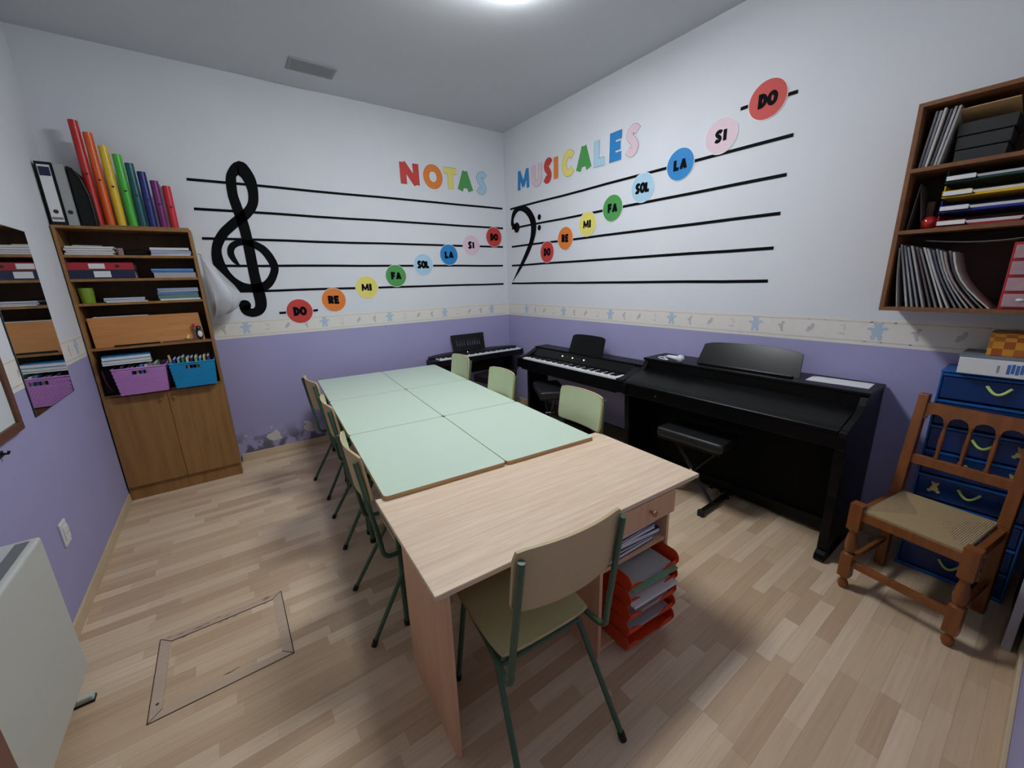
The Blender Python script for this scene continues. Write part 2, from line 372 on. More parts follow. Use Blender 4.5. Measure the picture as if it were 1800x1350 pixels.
# ================================================================ WALL STICKERS
TREBLE = [(-2.877, 1.795, -2.882, 1.791), (-2.883, 1.81, -2.893, 1.799), (-2.889, 1.823, -2.906, 1.806), (-2.894, 1.837, -2.918, 1.815), (-2.898, 1.851, -2.929, 1.827), (-2.903, 1.867, -2.939, 1.842), (-2.907, 1.885, -2.948, 1.86), (-2.909, 1.901, -2.956, 1.88), (-2.909, 1.913, -2.959, 1.902), (-2.906, 1.922, -2.957, 1.925), (-2.903, 1.932, -2.951, 1.948), (-2.898, 1.94, -2.939, 1.97), (-2.894, 1.945, -2.922, 1.989), (-2.886, 1.952, -2.901, 2.003), (-2.873, 1.961, -2.879, 2.011), (-2.856, 1.968, -2.856, 2.016), (-2.838, 1.972, -2.834, 2.019), (-2.821, 1.973, -2.813, 2.02), (-2.805, 1.971, -2.791, 2.021), (-2.788, 1.965, -2.767, 2.019), (-2.771, 1.958, -2.744, 2.012), (-2.752, 1.947, -2.72, 2.002), (-2.732, 1.933, -2.695, 1.988), (-2.714, 1.917, -2.669, 1.97), (-2.698, 1.898, -2.647, 1.946), (-2.684, 1.873, -2.627, 1.916), (-2.67, 1.843, -2.61, 1.88), (-2.659, 1.812, -2.596, 1.844), (-2.653, 1.787, -2.588, 1.808), (-2.653, 1.771, -2.587, 1.775), (-2.657, 1.758, -2.594, 1.744), (-2.663, 1.743, -2.604, 1.719), (-2.672, 1.725, -2.614, 1.698), (-2.682, 1.708, -2.625, 1.674), (-2.693, 1.693, -2.64, 1.651), (-2.705, 1.679, -2.656, 1.629), (-2.715, 1.669, -2.675, 1.609), (-2.725, 1.662, -2.696, 1.593), (-2.736, 1.656, -2.717, 1.582), (-2.749, 1.651, -2.737, 1.574), (-2.763, 1.647, -2.757, 1.568), (-2.777, 1.643, -2.778, 1.565), (-2.791, 1.641, -2.798, 1.563), (-2.806, 1.64, -2.818, 1.564), (-2.822, 1.641, -2.837, 1.566), (-2.839, 1.642, -2.857, 1.568), (-2.855, 1.646, -2.878, 1.57), (-2.87, 1.65, -2.9, 1.576), (-2.885, 1.657, -2.922, 1.585), (-2.9, 1.667, -2.943, 1.598), (-2.917, 1.68, -2.964, 1.613), (-2.932, 1.695, -2.983, 1.63), (-2.945, 1.71, -3.001, 1.649), (-2.955, 1.726, -3.016, 1.668), (-2.964, 1.742, -3.029, 1.689), (-2.972, 1.76, -3.041, 1.71), (-2.979, 1.779, -3.05, 1.731), (-2.985, 1.798, -3.059, 1.753), (-2.989, 1.817, -3.067, 1.776), (-2.993, 1.836, -3.073, 1.8), (-2.995, 1.853, -3.076, 1.824), (-2.997, 1.87, -3.077, 1.849), (-2.998, 1.888, -3.075, 1.874), (-2.998, 1.905, -3.072, 1.898), (-2.997, 1.921, -3.067, 1.922), (-2.993, 1.936, -3.062, 1.944), (-2.988, 1.95, -3.056, 1.966), (-2.982, 1.964, -3.048, 1.988), (-2.974, 1.978, -3.038, 2.009), (-2.965, 1.994, -3.026, 2.031), (-2.954, 2.012, -3.012, 2.053), (-2.942, 2.028, -2.997, 2.074), (-2.931, 2.043, -2.981, 2.094), (-2.919, 2.056, -2.964, 2.113), (-2.907, 2.068, -2.947, 2.129), (-2.892, 2.081, -2.932, 2.143), (-2.877, 2.094, -2.916, 2.157), (-2.862, 2.108, -2.901, 2.171), (-2.847, 2.121, -2.884, 2.185), (-2.831, 2.134, -2.868, 2.199), (-2.815, 2.147, -2.851, 2.213), (-2.799, 2.16, -2.833, 2.227), (-2.781, 2.173, -2.815, 2.241), (-2.76, 2.188, -2.799, 2.253), (-2.741, 2.206, -2.786, 2.265), (-2.723, 2.226, -2.774, 2.278), (-2.705, 2.246, -2.762, 2.292), (-2.689, 2.269, -2.752, 2.306), (-2.675, 2.294, -2.745, 2.319), (-2.664, 2.32, -2.738, 2.332), (-2.657, 2.345, -2.733, 2.348), (-2.652, 2.37, -2.729, 2.365), (-2.649, 2.396, -2.726, 2.384), (-2.646, 2.423, -2.725, 2.404), (-2.645, 2.451, -2.726, 2.426), (-2.645, 2.479, -2.729, 2.448), (-2.647, 2.505, -2.732, 2.466), (-2.651, 2.529, -2.737, 2.483), (-2.657, 2.551, -2.742, 2.499), (-2.665, 2.572, -2.748, 2.512), (-2.674, 2.591, -2.755, 2.524), (-2.684, 2.61, -2.765, 2.535), (-2.696, 2.629, -2.775, 2.543), (-2.715, 2.646, -2.779, 2.545), (-2.751, 2.653, -2.769, 2.543), (-2.79, 2.634, -2.758, 2.549), (-2.815, 2.609, -2.765, 2.547), (-2.832, 2.585, -2.777, 2.538), (-2.846, 2.562, -2.786, 2.529), (-2.857, 2.541, -2.79, 2.524), (-2.864, 2.519, -2.792, 2.519), (-2.869, 2.5, -2.793, 2.509), (-2.872, 2.479, -2.795, 2.492), (-2.874, 2.454, -2.798, 2.469), (-2.876, 2.425, -2.8, 2.443), (-2.876, 2.394, -2.802, 2.415), (-2.876, 2.364, -2.802, 2.389), (-2.873, 2.335, -2.8, 2.365), (-2.869, 2.307, -2.796, 2.34), (-2.865, 2.28, -2.791, 2.314), (-2.861, 2.256, -2.787, 2.289), (-2.857, 2.233, -2.782, 2.267), (-2.854, 2.211, -2.778, 2.246), (-2.851, 2.191, -2.773, 2.225), (-2.848, 2.17, -2.769, 2.203), (-2.845, 2.149, -2.766, 2.18), (-2.843, 2.127, -2.763, 2.157), (-2.84, 2.104, -2.76, 2.133), (-2.838, 2.081, -2.758, 2.108), (-2.837, 2.057, -2.756, 2.082), (-2.835, 2.034, -2.755, 2.057), (-2.834, 2.008, -2.753, 2.03), (-2.833, 1.979, -2.752, 2.0), (-2.833, 1.945, -2.751, 1.965), (-2.832, 1.908, -2.751, 1.926), (-2.832, 1.869, -2.75, 1.887), (-2.832, 1.83, -2.75, 1.849), (-2.831, 1.793, -2.749, 1.811), (-2.831, 1.755, -2.748, 1.772), (-2.83, 1.718, -2.748, 1.736), (-2.829, 1.682, -2.746, 1.701), (-2.828, 1.649, -2.744, 1.671), (-2.828, 1.619, -2.74, 1.642), (-2.827, 1.591, -2.737, 1.613), (-2.826, 1.563, -2.734, 1.586), (-2.825, 1.536, -2.732, 1.558), (-2.823, 1.51, -2.73, 1.53), (-2.822, 1.488, -2.729, 1.501), (-2.823, 1.471, -2.731, 1.473), (-2.824, 1.46, -2.735, 1.447), (-2.826, 1.454, -2.743, 1.423), (-2.827, 1.45, -2.755, 1.401), (-2.827, 1.447, -2.771, 1.381), (-2.83, 1.442, -2.79, 1.366), (-2.835, 1.435, -2.811, 1.357), (-2.842, 1.429, -2.832, 1.351), (-2.848, 1.426, -2.852, 1.349), (-2.855, 1.426, -2.873, 1.351), (-2.865, 1.428, -2.891, 1.357), (-2.873, 1.432, -2.909, 1.365), (-2.876, 1.435, -2.925, 1.377), (-2.875, 1.435, -2.938, 1.396), (-2.874, 1.44, -2.944, 1.414), (-2.874, 1.452, -2.947, 1.427), (-2.874, 1.466, -2.95, 1.438)]
BASSC = [(-0.246, 2.238, -0.177, 2.209), (-0.23, 2.248, -0.164, 2.219), (-0.214, 2.257, -0.15, 2.23), (-0.202, 2.264, -0.134, 2.244), (-0.194, 2.27, -0.122, 2.259), (-0.186, 2.277, -0.117, 2.274), (-0.178, 2.286, -0.116, 2.288), (-0.173, 2.297, -0.119, 2.303), (-0.173, 2.309, -0.123, 2.318), (-0.179, 2.326, -0.127, 2.337), (-0.19, 2.344, -0.132, 2.359), (-0.204, 2.361, -0.14, 2.38), (-0.218, 2.374, -0.15, 2.399), (-0.232, 2.384, -0.164, 2.415), (-0.247, 2.392, -0.181, 2.429), (-0.262, 2.398, -0.202, 2.441), (-0.277, 2.402, -0.225, 2.45), (-0.293, 2.403, -0.252, 2.457), (-0.308, 2.402, -0.281, 2.461), (-0.323, 2.4, -0.313, 2.461), (-0.337, 2.397, -0.347, 2.458), (-0.35, 2.392, -0.38, 2.451), (-0.366, 2.386, -0.413, 2.441), (-0.381, 2.378, -0.445, 2.429), (-0.395, 2.37, -0.475, 2.413), (-0.41, 2.36, -0.5, 2.395), (-0.427, 2.347, -0.522, 2.375), (-0.444, 2.332, -0.541, 2.355), (-0.459, 2.316, -0.558, 2.335), (-0.473, 2.3, -0.573, 2.314), (-0.485, 2.283, -0.587, 2.293), (-0.495, 2.265, -0.598, 2.27), (-0.502, 2.247, -0.606, 2.245), (-0.507, 2.226, -0.61, 2.22), (-0.511, 2.204, -0.612, 2.194), (-0.512, 2.18, -0.61, 2.167), (-0.51, 2.155, -0.605, 2.14), (-0.507, 2.129, -0.596, 2.112), (-0.501, 2.103, -0.585, 2.085), (-0.492, 2.075, -0.57, 2.056), (-0.479, 2.045, -0.552, 2.025), (-0.459, 2.012, -0.53, 1.991), (-0.435, 1.977, -0.504, 1.955), (-0.407, 1.941, -0.476, 1.919), (-0.378, 1.904, -0.446, 1.882), (-0.349, 1.867, -0.413, 1.846), (-0.318, 1.829, -0.377, 1.809), (-0.286, 1.791, -0.34, 1.773), (-0.254, 1.753, -0.301, 1.737), (-0.222, 1.715, -0.26, 1.702), (-0.19, 1.676, -0.217, 1.667), (-0.158, 1.637, -0.173, 1.632), (-0.124, 1.598, -0.129, 1.597)]
D0, D1, D2, D3 = 0.0030, 0.0036, 0.0042, 0.0048      # thin layers in front of the wall
def wallpt(side, s, z, d): return (s, -d, z) if side == 'back' else (-d, s, z)
def ribbon(rows, side, d):
    g = G(); vs = []
    for a, b, c, e in rows: vs += [wallpt(side, a, b, d), wallpt(side, c, e, d)]
    g.add(vs, [(2*i, 2*i+1, 2*i+3, 2*i+2) for i in range(len(rows)-1)]); return g
def wdisc(g, side, s, z, r, d, seg=40): return g.disc(wallpt(side, s, z, d), r, 'y' if side == 'back' else 'x', seg)
g = ribbon(TREBLE, 'back', D1); wdisc(g, 'back', -2.904, 1.457, 0.047, D1)
tag(build('treble_clef_sticker', g, DECALBLACK), 'large black treble clef sticker on the back wall', 'sticker')
g = ribbon(BASSC, 'right', D1); wdisc(g, 'right', -0.235, 2.225, 0.058, D1); wdisc(g, 'right', -0.665, 2.287, 0.030, D1); wdisc(g, 'right', -0.663, 2.175, 0.030, D1)
tag(build('bass_clef_sticker', g, DECALBLACK), 'black bass clef sticker with two dots on the right wall', 'sticker')
nth = ('top', 'second', 'middle', 'fourth', 'bottom')
LA = [((-3.133,2.470),(-0.044,2.469)),((-3.126,2.249),(-0.045,2.240)),((-3.115,2.020),(-0.054,2.018)),((-3.016,1.799),(-0.064,1.791)),((-2.929,1.579),(-0.064,1.565))]
LB = [((-0.108,2.449),(-3.153,2.435)),((-0.132,2.224),(-3.144,2.211)),((-0.122,2.011),(-3.137,1.981)),((-0.111,1.786),(-3.123,1.766)),((-0.100,1.569),(-3.114,1.551))]
def staff(side, a, b, label, hw=0.0106):
    n = 10; g = G(); vs = []; rr = random.Random(hash(a[1]) & 255)
    for i in range(n+1):
        t = i/n; s = a[0]+(b[0]-a[0])*t; z = a[1]+(b[1]-a[1])*t + (0 if i in (0, n) else rr.uniform(-0.002, 0.002))
        vs += [wallpt(side, s, z-hw, D0), wallpt(side, s, z+hw, D0)]
    g.add(vs, [(2*i, 2*i+2, 2*i+3, 2*i+1) for i in range(n)])
    tag(build('staff_line', g, DECALBLACK), label, 'staff line')
for i in range(5):
    staff('back', *LA[i], nth[i] + ' black staff line through the treble clef')
    staff('right', *LB[i], nth[i] + ' black staff line beside the bass clef on right wall')
staff('back', (-2.645,1.371), (-2.307,1.376), 'short black ledger line behind the lowest red DO circle')
staff('right', (-2.807,2.684), (-3.147,2.672), 'short black ledger line behind the highest red DO circle')
# ---- stroke letters: unit glyphs (width 0.8, height 1)
def ell(cx, cz, rx, rz, a0=0, a1=360, n=20): return [(cx+rx*math.cos(math.radians(a0+(a1-a0)*k/n)), cz+rz*math.sin(math.radians(a0+(a1-a0)*k/n))) for k in range(n+1)]
S_ = [(p.x, p.y) for p in catmull([(0.70,0.80,0),(0.56,0.88,0),(0.34,0.86,0),(0.20,0.72,0),(0.30,0.57,0),(0.48,0.46,0),(0.60,0.30,0),(0.50,0.14,0),(0.28,0.12,0),(0.12,0.20,0)], 3)]
GL = {'N': [[(0.12,0.10),(0.12,0.90)],[(0.14,0.88),(0.66,0.12)],[(0.68,0.10),(0.68,0.90)]],
      'O': [ell(0.42,0.5,0.32,0.38)], 'T': [[(0.06,0.86),(0.74,0.86)],[(0.40,0.86),(0.40,0.10)]],
      'A': [[(0.10,0.10),(0.40,0.88)],[(0.70,0.10),(0.40,0.88)],[(0.20,0.32),(0.60,0.32)]], 'S': [S_],
      'M': [[(0.04,0.10),(0.08,0.90)],[(0.08,0.88),(0.40,0.22)],[(0.72,0.88),(0.40,0.22)],[(0.76,0.10),(0.72,0.90)]],
      'U': [[(0.12,0.90),(0.12,0.40)] + ell(0.40,0.40,0.28,0.28,180,360,10) + [(0.68,0.90)]],
      'I': [[(0.40,0.10),(0.40,0.90)]], 'C': [ell(0.46,0.5,0.32,0.38,45,315,16)],
      'L': [[(0.16,0.90),(0.16,0.14),(0.64,0.14)]], 'E': [[(0.64,0.86),(0.16,0.86),(0.16,0.14),(0.64,0.14)],[(0.16,0.50),(0.58,0.50)]],
      'D': [[(0.16,0.88),(0.16,0.12)] + ell(0.24,0.5,0.42,0.38,-90,90,12) + [(0.16,0.88)]],
      'R': [[(0.16,0.10),(0.16,0.88)] + ell(0.38,0.67,0.24,0.21,90,-90,8) + [(0.16,0.46)],[(0.36,0.46),(0.66,0.10)]],
      'F': [[(0.64,0.86),(0.16,0.86),(0.16,0.10)],[(0.16,0.50),(0.56,0.50)]]}
def glyph(g, ch, side, s0, z0, w, h, hw, d, sign, round_end=True):
    # s0,z0 = lower-left corner seen from the room; sign = direction of reading along the wall axis; one mitred ribbon per stroke
    if ch == 'M': hw = hw*0.74
    for si, line in enumerate(GL[ch]):
        P = [(p[0]/0.8*w, p[1]*h) for p in line]
        P = [p for k, p in enumerate(P) if k == 0 or math.hypot(p[0]-P[k-1][0], p[1]-P[k-1][1]) > 1e-5]
        closed = math.hypot(P[0][0]-P[-1][0], P[0][1]-P[-1][1]) < 1e-4
        if closed: P = P[:-1]
        n = len(P); vs = []; dd = d + 0.00008*si
        def unit(a, b): L_ = math.hypot(b[0]-a[0], b[1]-a[1]); return ((b[0]-a[0])/L_, (b[1]-a[1])/L_)
        if not closed and n > 1:
            t = unit(P[0], P[1]); P[0] = (P[0][0]-t[0]*hw*0.3, P[0][1]-t[1]*hw*0.3); t = unit(P[-2], P[-1]); P[-1] = (P[-1][0]+t[0]*hw*0.3, P[-1][1]+t[1]*hw*0.3)
        for k in range(n):
            a = unit(P[k-1], P[k]) if (k > 0 or closed) else unit(P[0], P[1]); b = unit(P[k], P[(k+1) % n]) if (k < n-1 or closed) else a
            n1 = (-a[1], a[0]); n2 = (-b[1], b[0]); mx, my = n1[0]+n2[0], n1[1]+n2[1]; q = max(0.35, (mx*mx+my*my)/2); mx, my = mx/q*hw, my/q*hw
            x, yy = P[k]
            vs += [wallpt(side, s0+sign*(x+mx), z0+yy+my, dd), wallpt(side, s0+sign*(x-mx), z0+yy-my, dd)]
        g.add(vs, [(2*k, 2*k+1, (2*k+3) % (2*n), (2*k+2) % (2*n)) for k in range(n if closed else n-1)])
    return g
CARD = {'red': RED, 'orange': ORANGE, 'yellow': YELLOW, 'green': GREEN, 'light blue': LIGHTBLUE, 'blue': BLUE, 'pink': PINK}
OUTLINE = mat('dark_letter_outline', (70, 66, 74), 0.7); HALO = mat('white_sticker_rim', (226, 228, 232), 0.6)
def big(ch, side, c, colour, word, w=0.165, hw=0.0320, extra=''):
    sign = 1 if side == 'back' else -1; h = 0.235
    s0, z0 = c - sign*w/2, 2.728 - h/2
    g = glyph(G(), ch, side, s0, z0, w, h, hw, D2, sign, False)
    o = build('wall_letter', g, CARD[colour])
    tag(o, '%s cut-out letter %s of the word %s%s' % (colour, ch, word, extra), 'letter', 'cut-out letters on the walls')
    build('letter_rim', glyph(G(), ch, side, s0, z0, w, h, hw+0.0085, D0, sign, False), HALO, o)
    build('letter_outline', glyph(G(), ch, side, s0, z0, w, h, hw+0.0028, D1, sign, False), OUTLINE, o)
for ch, c, col, w in (('N',-1.225,'red',0.205),('O',-0.962,'orange',0.20),('T',-0.745,'yellow',0.165),('A',-0.555,'green',0.175),('S',-0.335,'light blue',0.135)):
    big(ch, 'back', c, col, 'NOTAS', w)
for ch, c, col, w, ex in (('M',-0.385,'blue',0.19,''),('U',-0.630,'pink',0.165,''),('S',-0.815,'red',0.115,''),('I',-0.945,'orange',0.12,''),('C',-1.125,'yellow',0.17,''),('A',-1.345,'green',0.18,''),('L',-1.555,'light blue',0.15,''),('E',-1.745,'blue',0.15,''),('S',-1.915,'pink',0.125,'')):
    big(ch, 'right', c, col, 'MUSICALES', w, extra=ex)
order = ('lowest', '', '', '', '', '', '', 'highest')
def note(txt, side, s, z, colour, where):
    g = wdisc(G(), side, s, z, 0.1135, D2, 48)
    o = tag(build('note_sticker', g, CARD[colour]), where, 'sticker', 'round note stickers on the staves')
    build('sticker_rim', wdisc(G(), side, s, z, 0.1185, D1, 48), HALO, o)
    sign = 1 if side == 'back' else -1; n = len(txt)
    cw = [0.030 if ch == 'I' else (0.064 if ch == 'M' else 0.050) for ch in txt]; gap = 0.0065; h = 0.080
    if n == 3: cw = [0.043]*3
    tot = sum(cw) + gap*(n-1); x = s - sign*tot/2; g = G()
    for ch, w in zip(txt, cw):
        glyph(g, ch, side, x, z - h/2, w, h, 0.0126, D3, sign, False); x += sign*(w+gap)
    build('lettering', g, DECALBLACK, o)
CN = ('red', 'orange', 'yellow', 'green', 'light blue', 'blue', 'pink', 'red')
NA = (('DO',-2.47,1.376),('RE',-2.146,1.467),('MI',-1.805,1.579),('FA',-1.481,1.689),('SOL',-1.152,1.807),('LA',-0.824,1.915),('SI',-0.518,2.029),('DO',-0.187,2.131))
NB = (('DO',-0.795,1.903),('RE',-1.091,2.020),('MI',-1.408,2.123),('FA',-1.720,2.223),('SOL',-2.042,2.336),('LA',-2.382,2.440),('SI',-2.689,2.554),('DO',-2.975,2.686))
for i in range(8):
    e = {0: ', lowest note by the paper border', 7: ', last note before the corner'}.get(i, '')
    note(*([NA[i][0], 'back'] + list(NA[i][1:])), CN[i], '%s circle reading %s on the treble clef staff%s' % (CN[i], NA[i][0], e))
    e = {0: ', next to the clef', 7: ', above the top line'}.get(i, '')
    note(*([NB[i][0], 'right'] + list(NB[i][1:])), CN[i], '%s circle reading %s on the bass clef staff%s' % (CN[i], NB[i][0], e))
# ================================================================ CEILING
lt = tag(empty('ceiling_light', (-1.676, -2.185, H)), 'white rectangular ceiling light at the top edge', 'lamp')
build('lamp_plate', G().box(-0.41, 0.41, -0.18, 0.18, -0.010, 0), WHITE, lt, bevel=0.002)
LM = bpy.data.materials.new('lamp_glow'); LM.use_nodes = True
LM.node_tree.nodes['Principled BSDF'].inputs['Emission Color'].default_value = (*LAMP_COLOUR, 1)
LM.node_tree.nodes['Principled BSDF'].inputs['Emission Strength'].default_value = LAMP_STRENGTH
build('diffuser', G().box(-0.40, 0.40, -0.17, 0.17, -0.055, -0.010), LM, lt, bevel=0.01)
VENTG = mat('vent_grey_metal', (150, 152, 154), 0.5, noise=0.05); VDARK = mat('vent_dark', (40, 42, 44), 0.7)
vt = tag(empty('ceiling_vent', (-2.165, -0.420, H)), 'grey rectangular air vent grille in the ceiling', 'vent')
g = G(); a, b = 0.176, 0.100
for q in ((-a,a,-b,-b+0.022),(-a,a,b-0.022,b),(-a,-a+0.024,-b+0.022,b-0.022),(a-0.024,a,-b+0.022,b-0.022)): g.box(*q, -0.010, 0)
build('vent_frame', g, VENTG, vt, bevel=0.002)
build('vent_duct', G().box(-a+0.02, a-0.02, -b+0.02, b-0.02, -0.0015, 0), VDARK, vt)
for k in range(8):
    yy = -b + 0.030 + k*(2*b-0.06)/7
    build('vent_slat', G().hexa([(-a+0.024,yy-0.010,-0.002),(a-0.024,yy-0.010,-0.002),(a-0.024,yy-0.008,-0.002),(-a+0.024,yy-0.008,-0.002),(-a+0.024,yy+0.004,-0.009),(a-0.024,yy+0.004,-0.009),(a-0.024,yy+0.006,-0.009),(-a+0.024,yy+0.006,-0.009)]), VENTG, vt)
# ================================================================ LEFT WALL
MIR = mat('mirror_glass', (225, 228, 228), 0.02, metal=1.0, noise=0.0)
mi = tag(empty('wall_mirror', (XW, -1.157, 1.02)), 'tall frameless mirror on the left wall reflecting the bookcase', 'mirror')
build('mirror_glass', G().box(0.006, 0.0068, -0.328, 0.328, 0, 0.93), MIR, mi)
build('mirror_backing', G().box(0, 0.006, -0.330, 0.330, -0.002, 0.932), mat('mirror_edge', (24, 30, 30), 0.5), mi)
wb = tag(empty('whiteboard', (XW, -1.70, 1.02)), 'whiteboard with brown wooden frame on the left wall', 'whiteboard')
FR = wood('dark_frame_wood', (88, 54, 38), (104, 66, 46), (30, 3, 30))
build('board_surface', G().box(0, 0.012, -1.195, -0.035, 0.035, 0.885), mat('board_white', (222, 228, 230), 0.25, noise=0.02), wb)
for q in ((-1.23,0,0,0.04),(-1.23,0,0.88,0.92),(-1.23,-1.19,0.04,0.88),(-0.04,0,0.04,0.88)):
    build('frame_rail', G().box(0, 0.024, q[0], q[1], q[2], q[3]), FR, wb, bevel=0.003)
hk = tag(empty('wall_hook', (XW, -1.93, 0.975)), 'small dark hook under the framed whiteboard', 'hook')
build('hook_plate', G().box(0, 0.006, -0.022, 0.022, -0.012, 0.012), DARKMETAL, hk, bevel=0.002); build('hook_arm', G().tube([(0.004,0,0.002),(0.024,0,0.0),(0.028,0,0.010)], 0.005), DARKMETAL, hk)
po = tag(empty('wall_poster', (XW, -1.092, 1.965)), 'white poster with blue print above the mirror', 'poster')
build('poster_sheet', G().box(0, 0.0015, -0.62, 0, 0, 0.62), PAPER, po)
g = G()
for k in range(5): g.box(0.0016, 0.0020, -0.56+0.02*k, -0.03-0.004*k, 0.035+0.11*k, 0.095+0.11*k)
build('poster_print', g, mat('poster_blue', (96, 110, 170), 0.7, noise=0.3, scale=30), po)
so = tag(empty('wall_socket', (XW, -1.62, 0.44)), 'white wall socket above the left skirting', 'socket')
build('socket_plate', G().box(0, 0.010, -0.042, 0.042, -0.062, 0.062), WHITE, so, bevel=0.004)
build('socket_face', G().box(0.010, 0.016, -0.030, 0.030, -0.036, 0.036), WHITE, so, bevel=0.006)
for s in (-1, 1): build('socket_hole', G().lathe([(0,0.003),(1,0.003)], (0.0155, 0.010*s, 0), (0.0168, 0.010*s, 0), 8), VDARK, so)
# storage heater
HW_ = mat('heater_cream', (196, 199, 192), 0.5, noise=0.02); SL = mat('heater_grille', (112, 116, 112), 0.55, noise=0.08)
ra = tag(empty('electric_heater', (XW+0.003, -2.24, 0)), 'white electric panel heater standing on the floor by the left wall', 'heater')
build('body', G().box(0.012, 0.128, -0.78, 0, 0.085, 0.715), HW_, ra, bevel=0.012, seg=3)
build('back_bracket', G().box(0, 0.012, -0.74, -0.04, 0.12, 0.70), VDARK, ra)
build('air_grille', G().box(0.070, 0.106, -0.74, -0.03, 0.712, 0.7175), SL, ra)
for s in (-0.10, -0.68): 
    f = build('foot', G().box(0.02, 0.145, s-0.015, s+0.015, 0, 0.030), HW_, ra, bevel=0.005); build('foot_pad', G().box(0.03, 0.147, s-0.018, s+0.018, 0, 0.010), RUBBER, f)
    build('foot_stem', G().box(0.05, 0.10, s-0.01, s+0.01, 0.02, 0.10), HW_, f)
# brown cabinet near the camera (only its edge shows in the corner of the frame)
BRC = wood('brown_cabinet_wood', (112, 74, 62), (126, 84, 70), (20, 20, 2))
cb = tag(empty('cabinet', (XW+0.02, -3.15, 0)), 'brown wooden cabinet edge at bottom left corner beside the heater', 'cabinet')
build('body', G().box(0, 0.235, -0.60, 0, 0, 0.90), BRC, cb, bevel=0.002); build('door', G().box(0.237, 0.253, -0.595, -0.001, 0.06, 0.885), BRC, cb, bevel=0.002)
build('top', G().box(-0.0, 0.255, -0.60, 0, 0.902, 0.922), BRC, cb, bevel=0.002)
# ================================================================ SCHOOL TABLES (six, in two columns)
TH = -0.0818; TC = (-1.605, -1.605); ZT = 0.7267
def tw(x, y):
    dx, dy = x-TC[0], y-TC[1]; return (TC[0]+dx*math.cos(TH)-dy*math.sin(TH), TC[1]+dx*math.sin(TH)+dy*math.cos(TH))
XS = (-2.559, -1.951, -1.370); YS = (-2.898, -2.045, -1.182, -0.320)
tl = {(0,0): 'green-topped school table touching the wooden desk, on the left', (1,0): 'green-topped school table touching the wooden desk, on the piano side',
      (0,1): 'green-topped school table in the middle of the left row', (1,1): 'green-topped school table in the middle of the piano-side row',
      (0,2): 'green-topped school table at the far left, nearest the back wall', (1,2): 'green-topped school table at the far right, below the stage piano'}
for i in range(2):
    for j in range(3):
        w, d = XS[i+1]-XS[i]-0.003, YS[j+1]-YS[j]-0.003
        cx, cy = tw((XS[i]+XS[i+1])/2, (YS[j]+YS[j+1])/2)
        t = tag(empty('school_table', (cx, cy, 0), TH), tl[(i, j)], 'table', 'green school tables pushed together')
        build('table_board', G().prism(rrect(-w/2, w/2, -d/2, d/2, 0.022), 'z', ZT-0.024, ZT-0.0016), PLYEDGE, t, bevel=0.002)
        build('laminate_top', G().prism(rrect(-w/2+0.001, w/2-0.001, -d/2+0.001, d/2-0.001, 0.021), 'z', ZT-0.0016, ZT), LAMGREEN, t)
        g = G(); a, b = w/2-0.05, d/2-0.05
        for q in ((-a,a,-b-0.012,-b+0.012),(-a,a,b-0.012,b+0.012),(-a-0.012,-a+0.012,-b,b),(a-0.012,a+0.012,-b,b)): g.box(*q, ZT-0.065, ZT-0.024)
        build('frame', g, GREENTUBE, t)
        for sx in (-1, 1):
            for sy in (-1, 1):
                l = build('leg', G().tube([(sx*a, sy*b, ZT-0.03), (sx*a, sy*b, 0.012)], 0.015), GREENTUBE, t, smooth=True)
                build('foot_cap', G().tube([(sx*a, sy*b, 0.028), (sx*a, sy*b, 0.0)], 0.0175), RUBBER, l)
